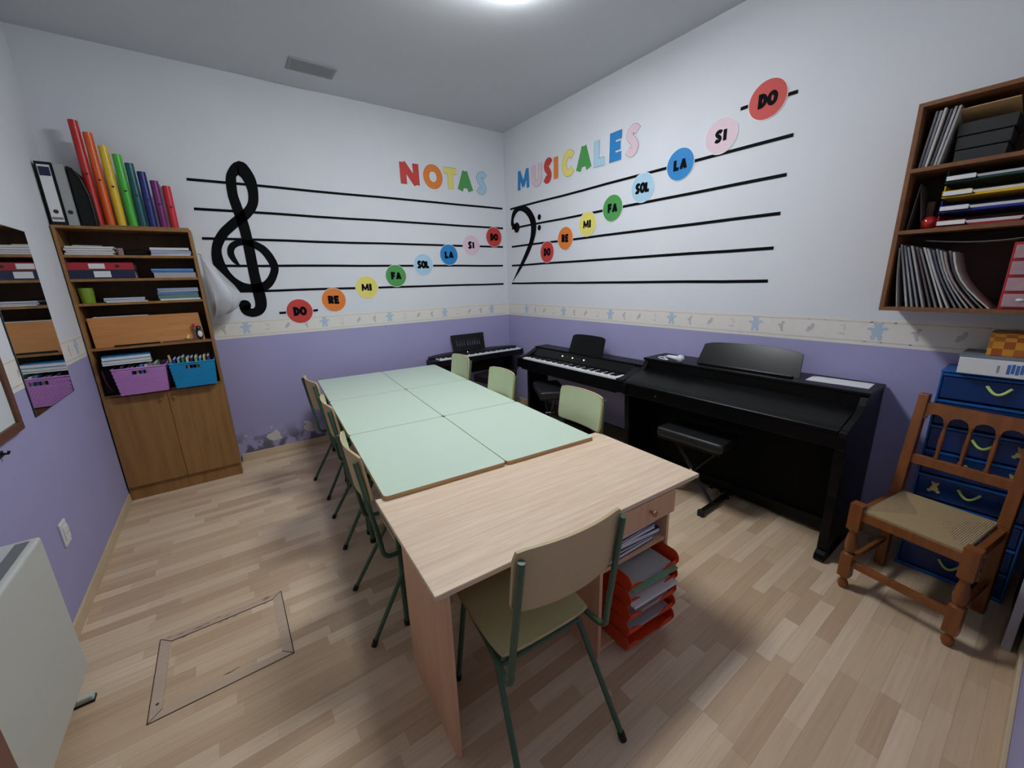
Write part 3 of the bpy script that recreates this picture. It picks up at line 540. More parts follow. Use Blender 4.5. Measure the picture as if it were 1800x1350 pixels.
# ================================================================ SCHOOL CHAIRS
def make_chair():
    c = empty('school_chair')
    ZS = 0.455
    g = G(); nx, ny = 10, 10; top = []; bot = []
    def sp(u, v):   # u,v in [-1,1]; rounded-square seat, slightly dished, rolled down at the front
        r = 0.35; x = u*(1 - 0.5*r*v*v*v*v*0.35); yv = v*(1 - 0.5*r*u*u*u*u*0.35)
        z = ZS - 0.012*(1-u*u)*(1-v*v) - (0.02*max(0, v-0.5)**2*4) + 0.006*v*(-1 if v < 0 else 0)
        return x*0.19, yv*0.19, z
    for j in range(ny+1):
        for i in range(nx+1):
            x, yy, z = sp(-1+2*i/nx, -1+2*j/ny); top.append((x, yy, z)); bot.append((x, yy, z-0.011))
    n = (nx+1)*(ny+1); fs = []
    for j in range(ny):
        for i in range(nx):
            a = j*(nx+1)+i; fs += [(a, a+1, a+nx+2, a+nx+1), (n+a+nx+1, n+a+nx+2, n+a+1, n+a)]
    for i in range(nx): fs += [(i, n+i, n+i+1, i+1), (ny*(nx+1)+i, ny*(nx+1)+i+1, n+ny*(nx+1)+i+1, n+ny*(nx+1)+i)]
    for j in range(ny): a = j*(nx+1); fs += [(a, a+nx+1, n+a+nx+1, n+a), (a+nx, n+a+nx, n+a+2*nx+1, a+2*nx+1)]
    seat = build('seat', G().add(top+bot, fs), CHAIRBEIGE, c, bevel=0.003, smooth=True)
    fs2 = [(j*(nx+1)+i, j*(nx+1)+i+1, (j+1)*(nx+1)+i+1, (j+1)*(nx+1)+i) for j in range(ny) for i in range(nx)]
    build('seat_laminate', G().add([(x*0.975, yy*0.975, z+0.0008) for x, yy, z in top], fs2), mat('seat_laminate_olive', (178, 166, 124), 0.45, noise=0.06, scale=80), seat, smooth=True)
    # backrest: curved plywood with rounded corners
    nx, nz = 14, 8; fr = []; bk = []; lam = []
    z0, z1 = 0.705, 0.922
    for j in range(nz+1):
        for i in range(nx+1):
            u = -1+2*i/nx; v = -1+2*j/nz
            shrink = 1 - 0.05*abs(v)**10
            hz = 1 - 0.05*abs(u)**14
            x = u*0.198*shrink; z = (z0+z1)/2 + v*(z1-z0)/2*hz + (0.004*(1-u*u) if v > 0 else -0.004*(1-u*u))*abs(v)
            t = (z-0.41)/(0.87-0.41); yb = -0.255 - 0.06*t + 0.024 - 0.030*(1-u*u)
            fr.append((x, yb+0.006, z)); bk.append((x, yb-0.005, z)); lam.append((x*0.972, yb+0.0068, (z0+z1)/2+(z-(z0+z1)/2)*0.96))
    n = len(fr); fs = []; fl = []
    for j in range(nz):
        for i in range(nx):
            a = j*(nx+1)+i; fs += [(a, a+1, a+nx+2, a+nx+1), (n+a+nx+1, n+a+nx+2, n+a+1, n+a)]; fl.append((a, a+1, a+nx+2, a+nx+1))
    for i in range(nx): fs += [(i, n+i, n+i+1, i+1), (nz*(nx+1)+i, nz*(nx+1)+i+1, n+nz*(nx+1)+i+1, n+nz*(nx+1)+i)]
    for j in range(nz): a = j*(nx+1); fs += [(a, a+nx+1, n+a+nx+1, n+a), (a+nx, n+a+nx, n+a+2*nx+1, a+2*nx+1)]
    br = build('backrest', G().add(fr+bk, fs), CHAIRBEIGE, c, smooth=True)
    build('backrest_laminate', G().add(lam, fl), CHAIRGREEN, br, smooth=True)
    for s in (-1, 1):
        for z in (0.755, 0.872): build('rivet', G().sphere((s*0.181, -0.255-0.06*(z-0.41)/0.46+0.024, z), 0.004, 8, 6), DARKMETAL, br)
        P = [(s*0.172, 0.06, 0.428), (s*0.178, -0.06, 0.426), (s*0.186, -0.15, 0.421), (s*0.192, -0.205, 0.419)] + [(s*0.194, -0.215-0.040*math.sin(a), 0.459-0.040*math.cos(a)) for a in (0.35, 0.75, 1.15, 1.5)] + [(s*0.192, -0.262, 0.52), (s*0.185, -0.318, 0.900)]
        build('post', G().tube(P, 0.0108, 10), GREENTUBE, c, smooth=True)
        build('seat_rail', G().tube([(s*0.165, 0.165, 0.430), (s*0.168, -0.165, 0.430)], 0.0105, 10), GREENTUBE, c, smooth=True)
        l = build('leg', G().tube([(s*0.168, -0.10, 0.428), (s*0.206, -0.345, 0.008)], 0.0105, 10), GREENTUBE, c, smooth=True)
        build('foot_cap', G().tube([(s*0.2045, -0.334, 0.028), (s*0.207, -0.348, 0.0)], 0.0128, 10), RUBBER, l)
        l = build('leg', G().tube([(s*0.168, 0.13, 0.428), (s*0.195, 0.185, 0.008)], 0.0105, 10), GREENTUBE, c, smooth=True)
        build('foot_cap', G().tube([(s*0.194, 0.183, 0.028), (s*0.195, 0.186, 0.0)], 0.0128, 10), RUBBER, l)
    build('crossbar', G().tube([(-0.173, -0.135, 0.372), (0.173, -0.135, 0.372)], 0.0095, 8), GREENTUBE, c, smooth=True)
    build('crossbar', G().tube([(-0.166, 0.135, 0.428), (0.166, 0.135, 0.428)], 0.0095, 8), GREENTUBE, c, smooth=True)
    return c
proto = make_chair()
CH = [((-2.362, -3.368), -4.0, 'green-framed school chair with beige back in front of the wooden desk'),
      ((-2.325, -1.050), -87.0, 'left side school chair nearest the back wall'),
      ((-2.352, -1.800), -93.5, 'middle of the three school chairs on the left side'),
      ((-2.420, -2.610), -93.5, 'left side school chair tucked in next to the desk corner'),
      ((-1.600, -1.010), 85.0, 'far piano-side school chair below the stage piano'),
      ((-1.660, -1.800), 86.0, 'middle school chair on the piano side of the tables'),
      ((-1.635, -2.650), 86.0, 'piano-side school chair nearest the wooden desk')]
for i, ((x, yy), a, lb) in enumerate(CH):
    o = proto if i == 0 else copy_tree(proto)
    o.location = (x, yy, 0); o.rotation_euler = (0, 0, math.radians(a))
    tag(o, lb, 'chair', 'school chairs around the tables')
# ================================================================ DESK
dk = tag(empty('desk', (-2.719, -3.439, 0), -0.0471), 'pale wooden desk with drawer and open shelf in the foreground', 'desk')
ZD = 0.7053
build('top', G().box(0, 1.320, 0, 0.666, ZD-0.020, ZD), DESKWOOD, dk, bevel=0.0025)
build('side_panel', G().box(0.034, 0.052, 0.014, 0.452, 0, ZD-0.020), DESKSIDE, dk, bevel=0.001)
build('side_panel', G().box(0.700, 0.718, 0.014, 0.452, 0, ZD-0.020), DESKSIDE, dk, bevel=0.001)
build('side_panel', G().box(1.118, 1.136, 0.014, 0.452, 0, ZD-0.020), DESKSIDE, dk, bevel=0.001)
build('back_panel', G().box(0.052, 0.700, 0.432, 0.450, 0.30, ZD-0.020), DESKSIDE, dk)
build('back_panel', G().box(0.718, 1.118, 0.434, 0.450, 0.03, ZD-0.020), DESKSIDE, dk)
build('shelf', G().box(0.718, 1.118, 0.020, 0.434, 0.424, 0.440), DESKSIDE, dk, bevel=0.001)
build('bottom_board', G().box(0.718, 1.118, 0.020, 0.434, 0.022, 0.040), DESKSIDE, dk, bevel=0.001)
dw = build('drawer', G().box(0.704, 1.142, -0.004, 0.013, 0.575, ZD-0.023), DESKSIDE, dk, bevel=0.0015)
build('knob', G().lathe([(0,0.006),(0.45,0.006),(0.6,0.014),(0.9,0.014),(1,0.008)], (0.972,-0.003,0.636), (0.972,-0.036,0.636)), mat('desk_knob_wood', (176,120,76), 0.4), dw, smooth=True)
build('drawer_box', G().box(0.724, 1.112, 0.014, 0.42, 0.585, 0.67), DESKSIDE, dw)
DKM = Matrix.Translation((-2.719, -3.439, 0)) @ Matrix.Rotation(-0.0471, 4, 'Z')
def dloc(x, yy, z): return tuple(DKM @ Vector((x, yy, z)))
def slab(name, w, d, h, cover, label, cat, loc, rz, group=None, pages=True, tilt=(0, 0)):
    """a book, notebook or paper pile: cover boards around a page block, base at loc"""
    r = tag(empty(name, loc, rot=(tilt[0], tilt[1], rz)), label, cat, group)
    if pages and h > 0.006:
        t = min(0.0018, h*0.2)
        g = G().box(-w/2, w/2, -d/2, d/2, 0, t).box(-w/2, w/2, -d/2, d/2, h-t, h).box(-w/2, -w/2+t, -d/2, d/2, 0, h)
        build('cover', g, cover, r); build('pages', G().box(-w/2+t, w/2-0.003, -d/2+0.003, d/2-0.003, t, h-t), PAPER, r)
    else: build('sheet_block', G().box(-w/2, w/2, -d/2, d/2, 0, h), cover, r)
    return r
NAVY = mat('navy_cover', (34, 48, 110), 0.4, noise=0.08); DNAVY = mat('dark_navy_cover', (24, 30, 66), 0.45, noise=0.08); GCOV = mat('grey_cover', (120, 118, 124), 0.5, noise=0.1)
z = 0.440
for k, (h, mt, lb, dx, a) in enumerate(((0.022, BLACK, 'black notebook at the bottom of the pile in the desk shelf', 0, 2),(0.012, GCOV, 'grey thin notebook in the pile in the desk shelf', 0.01, 0),(0.024, NAVY, 'thick blue book in the middle of the desk shelf pile', 0.035, -3),(0.014, PAPER, 'white notebook in the pile in the desk shelf', 0.005, 1),(0.012, GCOV, 'grey folder near the top of the desk shelf pile', 0.01, 4),(0.026, DNAVY, 'dark blue book on top of the desk shelf pile', 0.015, 1))):
    slab('book', 0.30, 0.21, h, mt, lb, 'book', dloc(0.905+dx, 0.135, z), -0.0471+math.radians(a), 'books in the desk shelf'); z += h + 0.0006
# orange letter trays on the desk's bottom board
OTR = mat('orange_plastic', (216, 66, 26), 0.35, noise=0.06, trans=0.0)
tr = tag(empty('letter_tray_tower', dloc(0.950, -0.075, 0.041), -0.0471-0.03), 'tower of five translucent orange letter trays under the desk shelf', 'letter trays')
def tray(k):
    z0 = 0.003 + k*0.076; g = G(); w, d, h = 0.30, 0.24, 0.070
    yf = 0.0
    g.box(-w/2, w/2, yf+0.02, yf+d, z0, z0+0.004)
    for s in (-1, 1):   # scalloped side walls with bulging front edge
        prof = [(yf+d, z0), (yf+d, z0+h)] + [(yf+0.035-0.030*math.cos(a)*1.0, z0+h*0.5+h*0.5*math.sin(a)) for a in [PI/2-PI*q/8 for q in range(9)]]
        g.prism(prof, 'x', s*w/2-0.003*s, s*w/2)
    for sx in (-1, 1): g.prism([(0.15*sx, z0+0.002), (0.15*sx, z0+0.028), (0.10*sx, z0+0.026), (0.06*sx, z0+0.010), (0.05*sx, z0+0.002)], 'y', yf+0.016, yf+0.020)
    return g
for k in range(5): build('tray', tray(k), OTR, tr)
for k, (c, w, dy) in enumerate(((GREYPAPER,0.27,0.0),(GREYPAPER,0.25,0.0),(PAPER,0.27,-0.03))):
    slab('paper_pile', w, 0.21, 0.012, c, ('grey paper pile in the second orange tray from the bottom','grey papers in the middle orange tray','white sheet sliding out of the fourth orange tray')[k], 'papers', dloc(0.950, 0.05+dy, 0.1245+k*0.076), -0.08, 'papers in the orange trays', pages=False)
slab('plastic_folder', 0.27, 0.22, 0.006, mat('green_folder', (110,150,120), 0.4), 'green clear folder under papers in the top orange tray', 'folder', dloc(0.950, 0.030, 0.3525), -0.09, pages=False)
slab('paper_pile', 0.255, 0.20, 0.018, GREYPAPER, 'curled grey paper pile on the top orange tray', 'papers', dloc(0.942, 0.045, 0.3590), -0.06, 'papers in the orange trays', pages=False)
# ================================================================ FLOOR HATCH
HX0, HX1, HY0, HY1, HB = -3.584, -3.084, -2.607, -2.140, 0.040
hm = wood('hatch_strip_wood', (184, 162, 142), (198, 176, 154), (3, 40, 40), rough=0.4)
ht = tag(empty('floor_hatch', ((HX0+HX1)/2, (HY0+HY1)/2, 0)), 'square access hatch in the floor outlined by mitred strips', 'hatch')
hx, hy = (HX1-HX0)/2, (HY1-HY0)/2
o_ = [(-hx,-hy),(hx,-hy),(hx,hy),(-hx,hy)]; i_ = [(-hx+HB,-hy+HB),(hx-HB,-hy+HB),(hx-HB,hy-HB),(-hx+HB,hy-HB)]
for k in range(4):
    a, b, c, d = o_[k], o_[(k+1)%4], i_[(k+1)%4], i_[k]; cx = (a[0]+b[0]+c[0]+d[0])/4; cy = (a[1]+b[1]+c[1]+d[1])/4
    pl = [(cx+(p[0]-cx)*0.994, cy+(p[1]-cy)*0.985) for p in (a, b, c, d)]
    build('hatch_strip', G().prism(pl, 'z', 0, 0.0022), hm, ht)
g = G(); e = 0.0042
for (x0, x1, y0, y1) in ((-hx-e,hx+e,-hy-e,-hy),(-hx-e,-hx,-hy,hy),(hx,hx+e,-hy,hy),(-hx+HB,hx-HB,hy-HB-e,hy-HB),(-hx+HB-e,-hx+HB,-hy+HB,hy-HB),(hx-HB,hx-HB+e,-hy+HB,hy-HB)): g.box(x0, x1, y0, y1, 0, 0.0012)
for k in range(4):
    a, d = o_[k], i_[k]; nx, ny = (-(d[1]-a[1]), d[0]-a[0]); L_ = math.hypot(nx, ny); nx, ny = nx/L_*0.0013, ny/L_*0.0013
    g.prism([(a[0]+nx,a[1]+ny),(a[0]-nx,a[1]-ny),(d[0]-nx,d[1]-ny),(d[0]+nx,d[1]+ny)], 'z', 0, 0.0026)
build('hatch_joint', g, mat('hatch_dark_joint', (74, 56, 46), 0.8, noise=0.2, scale=80), ht)
build('screw_hole', G().disc((-hx+0.022, -hy+0.075, 0.0026), 0.006, 'z', 12), VDARK, ht)
rr = random.Random(5); g = G()
for k in range(26):
    x = rr.uniform(-hx+0.03, hx-0.05); yy = rr.choice((hy-0.012, hy-0.022, hy-HB-0.008)) + rr.uniform(-0.006, 0.006)
    if k > 20: x, yy = rr.uniform(-0.02, 0.06), -hy+HB+rr.uniform(0.02, 0.03)
    g.prism([(x-0.012-rr.random()*0.01, yy), (x, yy-0.002), (x+0.012, yy+0.0005), (x+0.002, yy+0.002)], 'z', 0.0022 if yy > hy-HB else 0.0, 0.0027 if yy > hy-HB else 0.0006)
build('wear_marks', g, mat('hatch_wear', (110, 92, 80), 0.9), ht)
# ================================================================ PIANOS
KEYW = mat('ivory_keys', (236, 236, 238), 0.3, noise=0.01); KEYB = mat('ebony_keys', (10, 10, 12), 0.35, noise=0.0); LED = mat('panel_lamp', (240, 236, 200), 0.4, noise=0.0, emit=(1.0, 0.95, 0.7), strength=1.2)
def keys(parent, x0, x1, y_front, depth, z):
    n = 52; p = (x1-x0)/n; g = G(); gb = G()
    for k in range(n):
        g.box(x0+k*p+0.0004, x0+(k+1)*p-0.0004, y_front, y_front+depth, z-0.014, z)
        if k < n-1 and (k % 7) in (0, 2, 3, 5, 6):
            c = x0+(k+1)*p; gb.hexa([(c-0.0055,y_front+0.05,z),(c+0.0055,y_front+0.05,z),(c+0.0055,y_front+depth,z),(c-0.0055,y_front+depth,z),(c-0.0045,y_front+0.056,z+0.010),(c+0.0045,y_front+0.056,z+0.010),(c+0.0045,y_front+depth,z+0.010),(c-0.0045,y_front+depth,z+0.010)])
    build('white_keys', g, KEYW, parent); build('black_keys', gb, KEYB, parent)
def rest_panel(name, parent, x0, x1, y0, z0, y1, z1, bow, m, th=0.008, slant=0.03, r=0.015):
    """music rest: a leaning board with bowed top edge; (y0,z0) foot, (y1,z1) top"""
    pts = []; n = 14
    pts.append((x0, 0.0)); pts.append((x1, 0.0))
    for k in range(n+1):
        t = k/n; x = (x1+slant)-(x1-x0+2*slant)*t; edge = min(t, 1-t)*n
        h = 1.0 + bow*(1-(2*t-1)**2) - (0.07 if edge < 0.5 else (0.012 if edge < 1.5 else 0))
        pts.append((x, h))
    g = G(); N = len(pts); dy, dz = y1-y0, z1-z0; L_ = math.hypot(dy, dz); ny, nz = -dz/L_*th, dy/L_*th
    fr = [(x, y0+dy*h, z0+dz*h) for x, h in pts]; bk = [(x, y0+dy*h-ny, z0+dz*h-nz) for x, h in pts]
    g.add(fr+bk, [tuple(range(N)), tuple(range(N, 2*N))[::-1]] + [(i, i+N, (i+1)%N+N, (i+1)%N) for i in range(N)])
    return build(name, g, m, parent, bevel=0.002)
# --- large piano by the wall shelf, lid closed
p3 = tag(empty('digital_piano', (-0.014, -2.375, 0), -PI/2), 'large black digital piano with closed lid on the right wall', 'piano', 'digital pianos')
W3 = 1.445
cheek = [(0,0.0),(0,0.938),(-0.285,0.938),(-0.300,0.915),(-0.318,0.885),(-0.345,0.862),(-0.40,0.838),(-0.47,0.818),(-0.535,0.800),(-0.555,0.785),(-0.560,0.760),(-0.555,0.690),(-0.535,0.680),(-0.470,0.60),(-0.462,0.40),(-0.472,0.05),(-0.472,0.0)]
for a, b in ((0, 0.036), (W3-0.036, W3)): build('side_panel', G().prism(cheek, 'x', a, b), PIANO, p3, bevel=0.003)
build('top_board', G().box(-0.006, W3+0.006, -0.300, 0.002, 0.938, 0.957), PIANO, p3, bevel=0.004)
build('fascia', G().box(0.036, W3-0.036, -0.292, -0.275, 0.845, 0.938), PIANO, p3)
lid = [(-0.280,0.872),(-0.300,0.872),(-0.36,0.855),(-0.44,0.834),(-0.51,0.812),(-0.548,0.798),(-0.556,0.790),(-0.556,0.772),(-0.545,0.772),(-0.50,0.792),(-0.40,0.822),(-0.280,0.850)]
build('key_lid', G().prism(lid, 'x', 0.038, W3-0.038), PIANO, p3, smooth=True)
build('key_bed', G().box(0.036, W3-0.036, -0.548, -0.02, 0.690, 0.766), PIANO, p3, bevel=0.004)
PMATTE = mat('piano_black_matte', (6, 6, 8), 0.6, noise=0.1, spec=0.12)
GLOSS = mat('piano_black_gloss', (10, 11, 14), 0.22, noise=0.05, spec=0.7)
build('lower_panel', G().box(0.036, W3-0.036, -0.225, -0.205, 0.045, 0.690), PMATTE, p3)
build('bottom_rail', G().box(0.036, W3-0.036, -0.245, -0.190, 0.03, 0.11), PIANO, p3, bevel=0.003)
for x in (0.0, W3-0.05):
    l = build('leg', G().prism([(-0.535,0.69),(-0.475,0.69),(-0.462,0.40),(-0.470,0.07),(-0.525,0.07),(-0.515,0.40)], 'x', x+0.002, x+0.048), PIANO, p3, bevel=0.004)
    build('toe_block', G().prism([(-0.26,0.0),(-0.545,0.0),(-0.555,0.02),(-0.545,0.045),(-0.50,0.072),(-0.26,0.085)], 'x', x, x+0.05), PIANO, l, bevel=0.004)
for k, x in enumerate((0.66, 0.735, 0.81)): build('pedal', G().box(x-0.012, x+0.012, -0.33, -0.24, 0.045, 0.056), BRASS if k == 9 else CHROME, p3, bevel=0.004)
rest_panel('music_rest', p3, 0.405, 1.085, -0.215, 0.957, -0.140, 1.112, 0.10, GLOSS, slant=-0.018)
build('rest_ledge', G().box(0.43, 1.05, -0.235, -0.205, 0.957, 0.969), PIANO, p3, bevel=0.003)
build('key_lock', G().lathe([(0,0.006),(1,0.006)], (0.30,-0.547,0.735), (0.30,-0.551,0.735), 10), BRASS, p3)
# --- middle piano with visible keys
p2 = tag(empty('digital_piano', (-0.014, -0.790, 0), -PI/2), 'black digital piano with open keyboard between the other two pianos', 'piano', 'digital pianos')
W2 = 1.490
cheek = [(0,0.62),(0,0.846),(-0.165,0.846),(-0.200,0.838),(-0.25,0.812),(-0.31,0.788),(-0.38,0.776),(-0.430,0.770),(-0.440,0.755),(-0.440,0.655),(-0.30,0.62)]
for a, b in ((0, 0.075), (W2-0.075, W2)): build('cheek', G().prism(cheek, 'x', a, b), PIANO, p2, bevel=0.004)
build('top_board', G().box(0.0, W2, -0.180, 0.0, 0.846, 0.860), PIANO, p2, bevel=0.003)
build('control_panel', G().prism([(-0.02,0.80),(-0.02,0.846),(-0.178,0.846),(-0.272,0.782),(-0.272,0.765)], 'x', 0.075, W2-0.075), PIANO, p2)
keys(p2, 0.090, W2-0.090, -0.425, 0.150, 0.768)
build('key_bed', G().box(0.075, W2-0.075, -0.418, -0.02, 0.640, 0.752), PIANO, p2, bevel=0.003)
build('key_slip', G().box(0.075, W2-0.075, -0.438, -0.427, 0.640, 0.756), PIANO, p2, bevel=0.003)
for x in (0.52, 0.67, 0.83): build('panel_button', G().sphere((x, -0.2255, 0.8145), 0.0085, 10, 6), LED, p2)
for x in (0.58, 0.605, 0.73, 0.755, 0.775): build('panel_button', G().sphere((x, -0.2260, 0.8140), 0.0035, 8, 6), GCOV, p2)
for x in (0.0, W2-0.042):
    l = build('leg_panel', G().box(x, x+0.042, -0.300, -0.02, 0.03, 0.640), PIANO, p2, bevel=0.003); build('foot', G().box(x-0.002, x+0.044, -0.42, 0.0, 0, 0.045), PIANO, l, bevel=0.004)
build('stretcher', G().box(0.042, W2-0.042, -0.175, -0.150, 0.09, 0.21), PIANO, p2, bevel=0.003)
build('pedal_box', G().box(0.60, 0.89, -0.27, -0.150, 0.03, 0.12), PIANO, p2, bevel=0.004)
for x in (0.68, 0.745, 0.81): build('pedal', G().box(x-0.010, x+0.010, -0.35, -0.26, 0.055, 0.065), CHROME, p2, bevel=0.003)
rest_panel('music_rest', p2, 0.545, 1.010, -0.165, 0.860, -0.105, 1.040, 0.05, PIANO, slant=-0.012)
# --- slim stage piano in the corner
p1 = tag(empty('stage_piano', (-1.300, -0.002, -0.024)), 'slim black stage piano with slotted music rest below the back wall', 'piano')
W1 = 1.280
plan = [(0.03,-0.334),(0.0,-0.31),(0.0,-0.20),(0.03,-0.13),(0.10,-0.075),(0.25,-0.035),(0.45,-0.015),(0.65,-0.008),(0.85,-0.015),(1.05,-0.035),(1.19,-0.075),(1.255,-0.13),(W1,-0.20),(W1,-0.334)]
build('body', G().prism(plan, 'z', 0.712, 0.772), BLACK, p1, bevel=0.010, seg=3)
build('front_block', G().prism([(0.105,-0.336),(0.03,-0.336),(0.001,-0.31),(0.001,-0.20),(0.105,-0.20)], 'z', 0.715, 0.782), BLACK, p1, bevel=0.006); build('front_block', G().box(1.245, W1, -0.336, -0.20, 0.715, 0.782), BLACK, p1, bevel=0.006)
topp = [(0.02,-0.215),(0.05,-0.13),(0.12,-0.085),(0.26,-0.045),(0.45,-0.025),(0.65,-0.018),(0.85,-0.025),(1.04,-0.045),(1.17,-0.085),(1.235,-0.13),(1.265,-0.215)]
build('control_top', G().prism(topp, 'z', 0.772, 0.806), BLACK, p1, bevel=0.012, seg=3)
keys(p1, 0.108, 1.242, -0.334, 0.125, 0.789)
build('key_slip', G().box(0.105, 1.245, -0.342, -0.335, 0.712, 0.778), BLACK, p1, bevel=0.003)
build('volume_knob', G().sphere((0.545, -0.190, 0.809), 0.006, 8, 6), LED, p1)
g = G(); x0, x1 = 0.420, 0.860
def q1(x, h): return (x + (0.012 if x < 0.6 else -0.012)*(-h), -0.085+0.050*h, 0.806+0.196*h)
mr1 = G()
def strip(xa, xb, ha, hb):
    f = [q1(xa,ha), q1(xb,ha), q1(xb,hb), q1(xa,hb)]; b = [(p[0], p[1]+0.006, p[2]+0.002) for p in f]
    mr1.add(f+b, [(0,1,2,3),(7,6,5,4),(0,4,5,1),(1,5,6,2),(2,6,7,3),(3,7,4,0)])
strip(x0, x1, 0, 0.30); strip(x0, x1, 0.72, 1.0); strip(x0, x0+0.055, 0.30, 0.72); strip(x1-0.045, x1, 0.30, 0.72)
ns = 10; ww = (x1-0.045-(x0+0.055))/ns
for k in range(ns): strip(x0+0.055+k*ww+ww*0.52, x0+0.055+(k+1)*ww*1.0, 0.30, 0.72)
build('music_rest', mr1, BLACK, p1)
for x in (0.10, 1.12):
    l = build('stand_leg', G().box(x, x+0.035, -0.30, -0.06, 0.05, 0.712), BLACK, p1, bevel=0.003); build('stand_foot', G().box(x-0.005, x+0.04, -0.33, -0.02, 0.024, 0.06), BLACK, l, bevel=0.004)
build('stand_rail', G().box(0.135, 1.12, -0.20, -0.175, 0.55, 0.70), BLACK, p1, bevel=0.003)
# ================================================================ PIANO STOOLS
def make_stool():
    s = empty('piano_stool')
    build('cushion', G().prism(rrect(-0.245, 0.245, -0.142, 0.142, 0.03), 'z', 0.462, 0.530), VINYL, s, bevel=0.020, seg=4, smooth=True)
    build('seat_board', G().box(-0.232, 0.232, -0.13, 0.13, 0.445, 0.464), DARKMETAL, s)
    for yy, sg in ((-0.022, 1), (0.022, -1)):
        build('cross_leg', G().tube([(-0.17*sg, yy, 0.445), (0.165*sg, yy, 0.028)], 0.015, 4), DARKMETAL, s)
    build('hinge_bolt', G().lathe([(0,0.011),(1,0.011)], (0,-0.045,0.240), (0,0.045,0.240), 10), CHROME, s)
    for sx in (-1, 1):
        f = build('foot_bar', G().box(sx*0.168-0.016, sx*0.168+0.016, -0.175, 0.175, 0.010, 0.040), DARKMETAL, s, bevel=0.003)
        for sy in (-1, 1): build('foot_cap', G().box(sx*0.168-0.020, sx*0.168+0.020, sy*0.180-0.014, sy*0.180+0.014, 0, 0.044), RUBBER, f, bevel=0.004)
    return s
st = make_stool()
for i, (x, yy, a, lb) in enumerate(((-0.475, -2.975, 91.0, 'black padded stool with crossed legs in front of the large piano'), (-0.445, -1.335, 60.0, 'black padded stool in front of the middle piano'), (-0.50, -0.40, 10.0, 'black padded stool under the slim stage piano'))):
    o = st if i == 0 else copy_tree(st)
    o.location = (x, yy, 0); o.rotation_euler = (0, 0, math.radians(a)); tag(o, lb, 'stool', 'black piano stools')
# microphone and paper on the large piano
ZP = 0.9575
mc = tag(empty('microphone', (-0.245, -2.560, ZP), math.radians(-112)), 'white corded microphone lying on the large piano', 'microphone')
MW = mat('microphone_white', (226, 228, 232), 0.35, noise=0.01)
build('grip', G().lathe([(0,0.008),(0.05,0.012),(0.6,0.016),(1,0.020)], (-0.02,0,0.022), (0.115,0,0.027), 14), MW, mc, smooth=True)
build('head', G().sphere((0.142,0,0.030), 0.030, 16, 10, (1.15,1,1)), mat('microphone_mesh', (206,208,212), 0.5, noise=0.2, scale=300, bump=0.5), mc, smooth=True)
build('cable', G().tube(catmull([(-0.02,0,0.018),(-0.06,0.01,0.006),(-0.10,-0.02,0.005),(-0.06,-0.05,0.005),(0.0,-0.045,0.005),(0.03,-0.03,0.005),(-0.03,-0.02,0.010),(-0.09,0.02,0.005),(-0.11,0.05,0.005),(-0.05,0.06,0.005),(0.02,0.05,0.005)]), 0.0035, 6), MW, mc, smooth=True)
slab('paper_sheet', 0.145, 0.30, 0.003, PAPER, 'white paper sheet on the right end of the large piano', 'paper', (-0.150, -3.640, ZP), math.radians(3), pages=False)
# ================================================================ WOODEN CHAIR WITH RUSH SEAT
wc = tag(empty('wooden_chair', (-0.715, -4.136, 0), math.radians(80.9)), 'honey brown wooden chair with turned legs and woven rush seat', 'chair')
# local: front legs at y = 0 (towards +y), back legs at y = -0.38
wl = 0.197
prof_low = [(0,0.017),(0.03,0.021),(0.06,0.019),(0.085,0.012),(0.11,0.014),(0.13,0.026),(0.17,0.029)]
for s in (-1, 1):
    g = G().lathe([(0,0.016),(0.04,0.023),(0.075,0.021),(0.10,0.013),(0.125,0.016),(0.15,0.026)], (s*wl,0,0), (s*wl,0,0.47), 14)
    g.box(s*wl-0.024, s*wl+0.024, -0.024, 0.024, 0.07, 0.20)
    g.lathe([(0,0.026),(0.05,0.014),(0.12,0.020),(0.35,0.026),(0.7,0.021),(0.88,0.015),(0.93,0.022),(1,0.026)], (s*wl,0,0.20), (s*wl,0,0.345), 14)
    g.box(s*wl-0.025, s*wl+0.025, -0.025, 0.025, 0.345, 0.485)
    build('leg', g, HONEY, wc, smooth=True)
    lean = G().hexa([(s*0.190-0.022,-0.402,0),(s*0.190+0.022,-0.402,0),(s*0.190+0.022,-0.358,0),(s*0.190-0.022,-0.358,0),(s*0.190-0.022,-0.402,0.46),(s*0.190+0.022,-0.402,0.46),(s*0.190+0.022,-0.358,0.46),(s*0.190-0.022,-0.358,0.46)])
    lean.hexa([(s*0.190-0.022,-0.402,0.46),(s*0.190+0.022,-0.402,0.46),(s*0.190+0.022,-0.358,0.46),(s*0.190-0.022,-0.358,0.46),(s*0.190-0.020,-0.475,0.985),(s*0.190+0.020,-0.475,0.985),(s*0.190+0.020,-0.435,0.985),(s*0.190-0.020,-0.435,0.985)])
    build('back_post', lean, HONEY, wc, bevel=0.004)
    build('side_rail', G().box(s*0.190-0.014, s*0.190+0.014, -0.37, -0.02, 0.405, 0.450), HONEY, wc, bevel=0.003)
    build('side_stretcher', G().box(s*0.190-0.010, s*0.190+0.010, -0.37, -0.02, 0.150, 0.180), HONEY, wc, bevel=0.003)
build('front_rail', G().box(-0.175, 0.175, -0.014, 0.014, 0.405, 0.452), HONEY, wc, bevel=0.003)
build('back_rail', G().box(-0.17, 0.17, -0.394, -0.366, 0.405, 0.450), HONEY, wc, bevel=0.003)
build('front_stretcher', G().box(-0.175, 0.175, -0.012, 0.012, 0.135, 0.170), HONEY, wc, bevel=0.003)
build('back_stretcher', G().box(-0.17, 0.17, -0.390, -0.370, 0.22, 0.255), HONEY, wc, bevel=0.003)
def by(z): return -0.38 - 0.075*(z-0.46)/0.525
